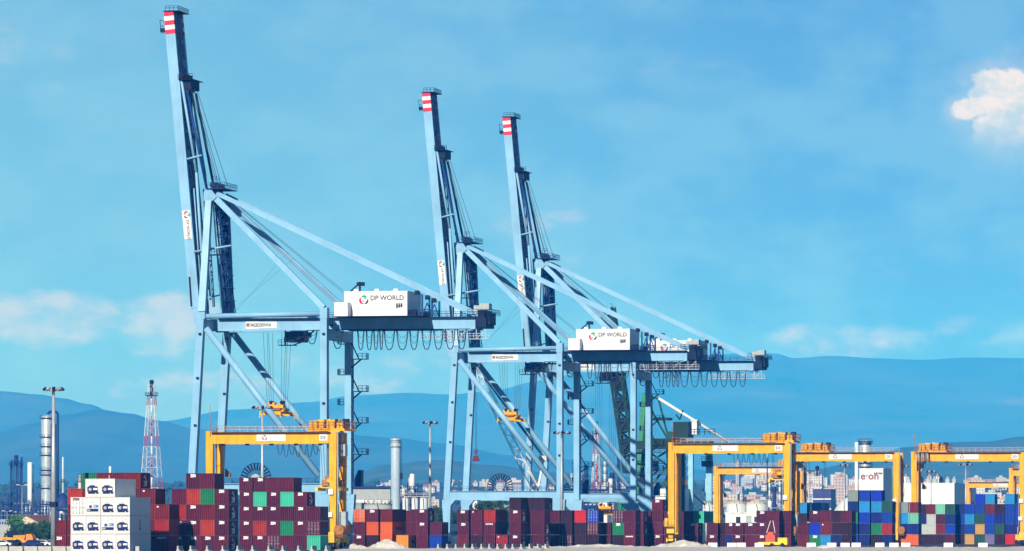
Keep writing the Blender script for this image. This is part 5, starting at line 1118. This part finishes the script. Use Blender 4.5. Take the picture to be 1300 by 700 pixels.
m2 = loc(690, 583); MB().beam(loc(681, 632), m2, .5, .5).box(m2.x - 1.0, m2.x + 1.0, -1, 1, m2.z - .7, m2.z + .9).build('mast', WHITE, r)
for k in range(4): MB().tube(q + Vector((.2, (k - 1.5) * .4, 0)), m2 + Vector((0, (k - 1.5) * .5, .3 + .2 * k)), .09, 4).build('pendant_rope', mat('pendant_blue', (.05, .09, .2), .5), r)
hk = loc(600.5, 572); r2 = empty('crane_hook', o + Vector((hk.x, 0, 0)) + Vector((0, 0, hk.z))); r2.scale = (.62, .62, .62); tag(r2, 'dark red hook block hanging from the white lattice boom', 'hook')
MB().tube((0, -.3, -.4), (0, .3, -.4), .65, 14).box(-.45, .45, -.35, .35, -1.6, .3).build('hook_block', MATS['maroon_paint'], r2); MB().prism([(-.7, -2.2), (.6, -2.0), (1.5, -4.0), (1.3, -4.5), (-1.5, -4.6), (-1.4, -3.8)], -.6, .6).build('grab', MATS['maroon_paint'], r2)
for s in (-.2, .25): MB().tube((s, 0, .2), (s * 1.5 + (q.x - hk.x) / .62, q.y / .62, (q.z - hk.z) / .62), .09, 4).build('rope', ROPE, r2)
DG = 1640; o = P(812, DG); r = empty('green_quay_crane', o); tag(r, 'old dark green quay crane with raised boom behind the farthest blue one', 'crane')
def loc(px, py, y=0.0, D=DG): q_ = P(px, D) - o; return Vector((q_.x, q_.y + y, ZY(py, D)))
for y in (0, 5):
    p, q = loc(799, 600, y), loc(769.5, 391, y); d = (q - p).normalized(); ln = (q - p).length; un = Vector((d.z, 0, -d.x)); mb = MB()
    for s in (-1.7, 1.7): mb.beam(p + un * s, q + un * s, .75, .7)
    for k in range(16):
        a, b = ln * k / 16, ln * (k + 1) / 16; f = 1.4 if k % 2 else -1.4; mb.beam(p + d * a + un * f, p + d * b - un * f, .45, .45).beam(p + d * a - un * 1.4, p + d * a + un * 1.4, .4, .4)
    mb.build('boom_girder', GREEND, r)
    for k in range(0, 16, 2): MB().beam(p + d * (ln * k / 16 + .5) + Vector((0, .3, 0)), p + d * (ln * (k + 1.3) / 16) + Vector((0, .3, 0)), .08, 2.6).build('boom_plate', DARK, r)
p, q = loc(799, 600), loc(769.5, 391); d = (q - p).normalized(); ln = (q - p).length; mb = MB(); un = Vector((d.z, 0, -d.x))
for k in range(14): s = 2 + k * ln / 14.5; mb.beam(p + d * s + Vector((0, .41, 0)), p + d * s + Vector((0, 4.6, 0)), .4, .6).beam(p + d * s + un * 1.6, p + d * (s + 3.2) + un * 2.9, .2, .2, side=(0, 1, 0))
mb.build('boom_tie', GREENP, r); mb = MB()
for k in range(12): s = ln * .3 + k * ln * .058; mb.tube(p + d * s + un * 1.3, p + d * s + un * 2.6, .08, 4)
mb.tube(p + d * ln * .3 + un * 2.6, p + d * ln * .97 + un * 2.6, .08, 4).path([q + un * (1.3 + .9 * math.sin(R(a))) + d * (1.6 * math.cos(R(a)) - .4) for a in range(0, 181, 30)], .08, 4).build('boom_walkway', DARK, r)
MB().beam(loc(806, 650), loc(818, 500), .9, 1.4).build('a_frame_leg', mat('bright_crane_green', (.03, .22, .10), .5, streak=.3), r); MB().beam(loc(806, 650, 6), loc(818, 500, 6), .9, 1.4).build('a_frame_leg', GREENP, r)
for y in (0, 6):
    for a, b in ((848, 849.5), (862, 862)): MB().beam(loc(a, 683, y), loc(b, 548, y), 1.3, 1.5).build('leg', GREENP, r)
MB().box(loc(798, 0).x, loc(905, 0).x, -.6, .6, loc(0, 570).z, loc(0, 560).z).box(loc(798, 0).x, loc(905, 0).x, 5.4, 6.6, loc(0, 570).z, loc(0, 560).z).build('girder', GREEND, r)
MB().box(loc(857, 0).x, loc(877, 0).x, -1, 8, loc(0, 557).z, loc(0, 536).z).box(loc(826, 0).x, loc(855, 0).x, -1, 8, loc(0, 566).z, loc(0, 557).z).box(loc(823, 0).x, loc(850, 0).x, -.5, 7, loc(0, 533.5).z, loc(0, 530.5).z).build('machinery_house', GREEND, r)
MB().box(loc(881.5, 0).x, loc(888, 0).x, -1, 3, loc(0, 552).z, loc(0, 535).z).box(loc(880.5, 0).x, loc(889, 0).x, -1.3, 3.3, loc(0, 535).z, loc(0, 533.5).z).build('white_cabin', WHITE, r)
MB().tube(loc(836, 506), loc(926, 562), .45, 8).build('tie_rod', WHITE, r)
mb = MB()
for a in ((826, 520, 849, 560), (803, 600, 849, 572), (812, 634, 849, 590), (823, 640, 846, 608), (836, 507, 849, 558), (818, 500, 836, 507), (826, 575, 848, 592), (800, 566, 812, 634)): mb.beam(loc(a[0], a[1]), loc(a[2], a[3]), .5, .55)
mb.build('brace', GREENP, r); mb = MB()
for k in range(6): z = loc(0, 575 + 14 * k).z; mb.box(loc(800 + 3 * k, 0).x, loc(846, 0).x, -1.2, 4, z, z + .15).rail([(loc(800 + 3 * k, 0).x, -1.2, z), (loc(846, 0).x, -1.2, z)], 1.1, .08, 1.5)
for k in range(4): x = loc(804 + 9 * k, 0).x; mb.box(x - .5, x + 1.0, 0, 2.5, loc(0, 625 - 9 * k).z, loc(0, 612 - 9 * k).z)
mb.build('gallery', DARK, r); MB().rail([(loc(878, 0).x, -1, loc(0, 553).z), (loc(912, 0).x, -1, loc(0, 553).z)], 1.8, .12, 1.6).build('railing', DARK, r)
p = loc(863, 533); MB().beam(p, p + Vector((1.0, 0, 3.0)), .5, .4).beam(p, p + Vector((-1.2, 0, 1.6)), .5, .4).build('roof_davit', GREEND, r)
DB = 1760; o = P(877, DB); r = empty('blue_quay_crane', o); tag(r, 'blue crane legs with hanging cage stairs between gantry and green crane', 'crane')
def loc(px, py, y=0.0, D=DB): q_ = P(px, D) - o; return Vector((q_.x, q_.y + y, ZY(py, D)))
MB().beam(loc(877, 686), loc(877, 560), 2.0, 1.7).build('leg', BLUEL, r); MB().beam(loc(892.5, 686, 12), loc(892.5, 560, 12), 2.0, 1.9).build('leg', BLUEL, r)
mb = MB()
for k in range(7): z = loc(0, 585 + 12 * k).z; x = loc(874, 0).x; mb.box(x - 2.4, x, -1, .8, z, z + .2).rail([(x - 2.4, -1, z), (x, -1, z)], 1.3, .1, .8).beam((x - 2.2, 0, z - 3), (x - .1, 0, z), .4, .2)
mb.build('cage_stairs', DARK, r); MB().box(loc(884, 0).x, loc(897, 0).x, 10, 14, loc(0, 592).z, loc(0, 585).z).rail([(loc(884, 0).x, 10, loc(0, 585).z), (loc(899, 0).x, 10, loc(0, 585).z)], 1.5, .1, 1).build('machinery_platform', DARK, r)
MB().box(loc(872, 0).x, loc(898, 0).x, -.8, 13, loc(0, 573).z, loc(0, 566).z).build('girder', CRANED, r); MB().beam(loc(877, 625), loc(892, 645, 12), .6, .7).build('brace', BLUEL, r)
# ------------------------------------------------------------------ the town on the slope
def facade(name, c, wcol=(.13, .16, .21), sx=3.2, sz=3.0, fill=.42):
    """rendered wall with rows of windows"""
    if name in MATS: return MATS[name]
    m = mat(name, c, .85, var=.07, scale=.1); nt = m.node_tree; N = nt.nodes; Lk = nt.links; b = N['Principled BSDF']; src = b.inputs['Base Color'].links[0].from_socket
    tc = N.new('ShaderNodeTexCoord'); sp = N.new('ShaderNodeSeparateXYZ'); Lk.new(tc.outputs['Object'], sp.inputs[0])
    def mth(op, a, v=None):
        n_ = N.new('ShaderNodeMath'); n_.operation = op; Lk.new(a, n_.inputs[0])
        if v is not None:
            if isinstance(v, float): n_.inputs[1].default_value = v
            else: Lk.new(v, n_.inputs[1])
        return n_.outputs[0]
    a = mth('LESS_THAN', mth('FRACT', mth('MULTIPLY', mth('ADD', sp.outputs[0], sp.outputs[1]), 1 / sx)), fill); c2 = mth('LESS_THAN', mth('FRACT', mth('MULTIPLY', sp.outputs[2], 1 / sz)), .5)
    geo = N.new('ShaderNodeNewGeometry'); sg = N.new('ShaderNodeSeparateXYZ'); Lk.new(geo.outputs['Normal'], sg.inputs[0]); up_ = mth('LESS_THAN', sg.outputs[2], .3)
    f = mth('MULTIPLY', mth('MULTIPLY', a, c2), up_); mx = N.new('ShaderNodeMix'); mx.data_type = 'RGBA'; Lk.new(f, mx.inputs[0]); Lk.new(src, mx.inputs[6]); mx.inputs[7].default_value = (*wcol, 1); Lk.new(mx.outputs[2], b.inputs['Base Color']); return m
FAC = [('white', facade('facade_white', (.56, .55, .53))), ('cream', facade('facade_cream', (.50, .43, .34))), ('pink', facade('facade_pink', (.46, .35, .30))), ('grey', facade('facade_grey', (.36, .38, .40))), ('ochre', facade('facade_ochre', (.48, .33, .18))), ('pale blue', facade('facade_blue', (.34, .42, .52)))]
ROOFM = [TILE, GREY, mat('terrace_roof', (.40, .24, .18), .9)]
rnd = random.Random(5)
def block_building(px, D, w, h, k, label, group=None, depth=12.0, gable=False):
    o = at(px, D); r = empty('apartment_block', o); tag(r, label, 'building', group); m = FAC[k][1]
    if gable: MB().hexa([(-w / 2, 0, -3), (w / 2, 0, -3), (w / 2, depth, -3), (-w / 2, depth, -3)], [(-w / 2, 0, h), (w / 2, 0, h), (w / 2, depth, h), (-w / 2, depth, h)]).build('wall', m, r); MB().prism([(-w / 2 - .5, h + .004), (w / 2 + .5, h + .004), (w * .3, h + 2.2), (-w * .3, h + 2.2)], -.5, depth + .5).build('roof', ROOFM[0], r)
    else: MB().box(-w / 2, w / 2, 0, depth, -3, h).build('wall', m, r); MB().box(-w / 2 - .3, w / 2 + .3, -.3, depth + .3, h + .004, h + .6).box(-w * .2, w * .15, 2, 6, h + .6, h + 3.0).build('roof', ROOFM[1 + rnd.randrange(2)], r)
    return r
block_building(1065, 5200, 13 * .765, 27, 2, 'pink apartment block, the most solid one, above the white dome'); block_building(1084, 5300, 11, 17, 4, 'ochre block below the steel stack'); block_building(905, 5600, 16, 20, 0, 'white block above the small silo')
block_building(936, 6200, 4, 34, 3, 'slim pale church tower standing over the town roofs'); block_building(944, 4200, 16, 12, 5, 'blue grey slab inside the small far gantry'); block_building(1050, 4600, 12, 14, 0, 'white flats beside the pink apartment block')
ZONES = [(900, 1000, 590, 640, 60), (1000, 1100, 596, 640, 55), (1120, 1300, 600, 642, 34), (1225, 1300, 608, 645, 16), (440, 560, 612, 640, 26), (560, 720, 614, 642, 40), (720, 860, 600, 640, 26)]
for (a, b, y0, y1, cnt) in ZONES:
    for i in range(cnt):
        D = rnd.uniform(4000, 7700); px = rnd.uniform(a, b); k = rnd.choices(range(6), (12, 6, 1, 4, 1, 3))[0]; big = rnd.random() < (.35 if a > 880 else .15)
        w = rnd.uniform(6, 12) if not big else rnd.uniform(9, 20); h = rnd.uniform(4, 8) if not big else rnd.uniform(9, 18)
        block_building(px, D, w, h, k, 'small %s building in the crowded hazy town below the hills' % FAC[k][0], '%s buildings of the hazy town' % FAC[k][0], rnd.uniform(9, 14), (not big) and rnd.random() < .6)
# far trees between the houses, too many to count
mb = MB()
for i in range(900):
    D = rnd.uniform(3300, 7900); px = rnd.uniform(-60, 1360); o = at(px, D); s = rnd.uniform(2.0, 6.5)
    for j in range(7):
        c = o + Vector((rnd.gauss(0, s * .6), rnd.gauss(0, s * .6), s * rnd.uniform(.3, 1.1))); q = s * rnd.uniform(.35, .6); b = len(mb.v)
        for dz, rr in ((-q * .8, .5), (0, 1), (q * .8, .45)):
            for t in range(5): a = 1.256 * t + rnd.uniform(-.3, .3); mb.v.append((c.x + q * rr * math.cos(a) * rnd.uniform(.7, 1.2), c.y + q * rr * math.sin(a), c.z + dz))
        for lv in (0, 5):
            for t in range(5): mb.face([b + lv + t, b + lv + (t + 1) % 5, b + lv + 5 + (t + 1) % 5, b + lv + 5 + t])
        mb.face([b + 10 + t for t in range(5)])
tag(mb.build('woodland', leafmat('far', (.025, .055, .02))), kind='stuff')
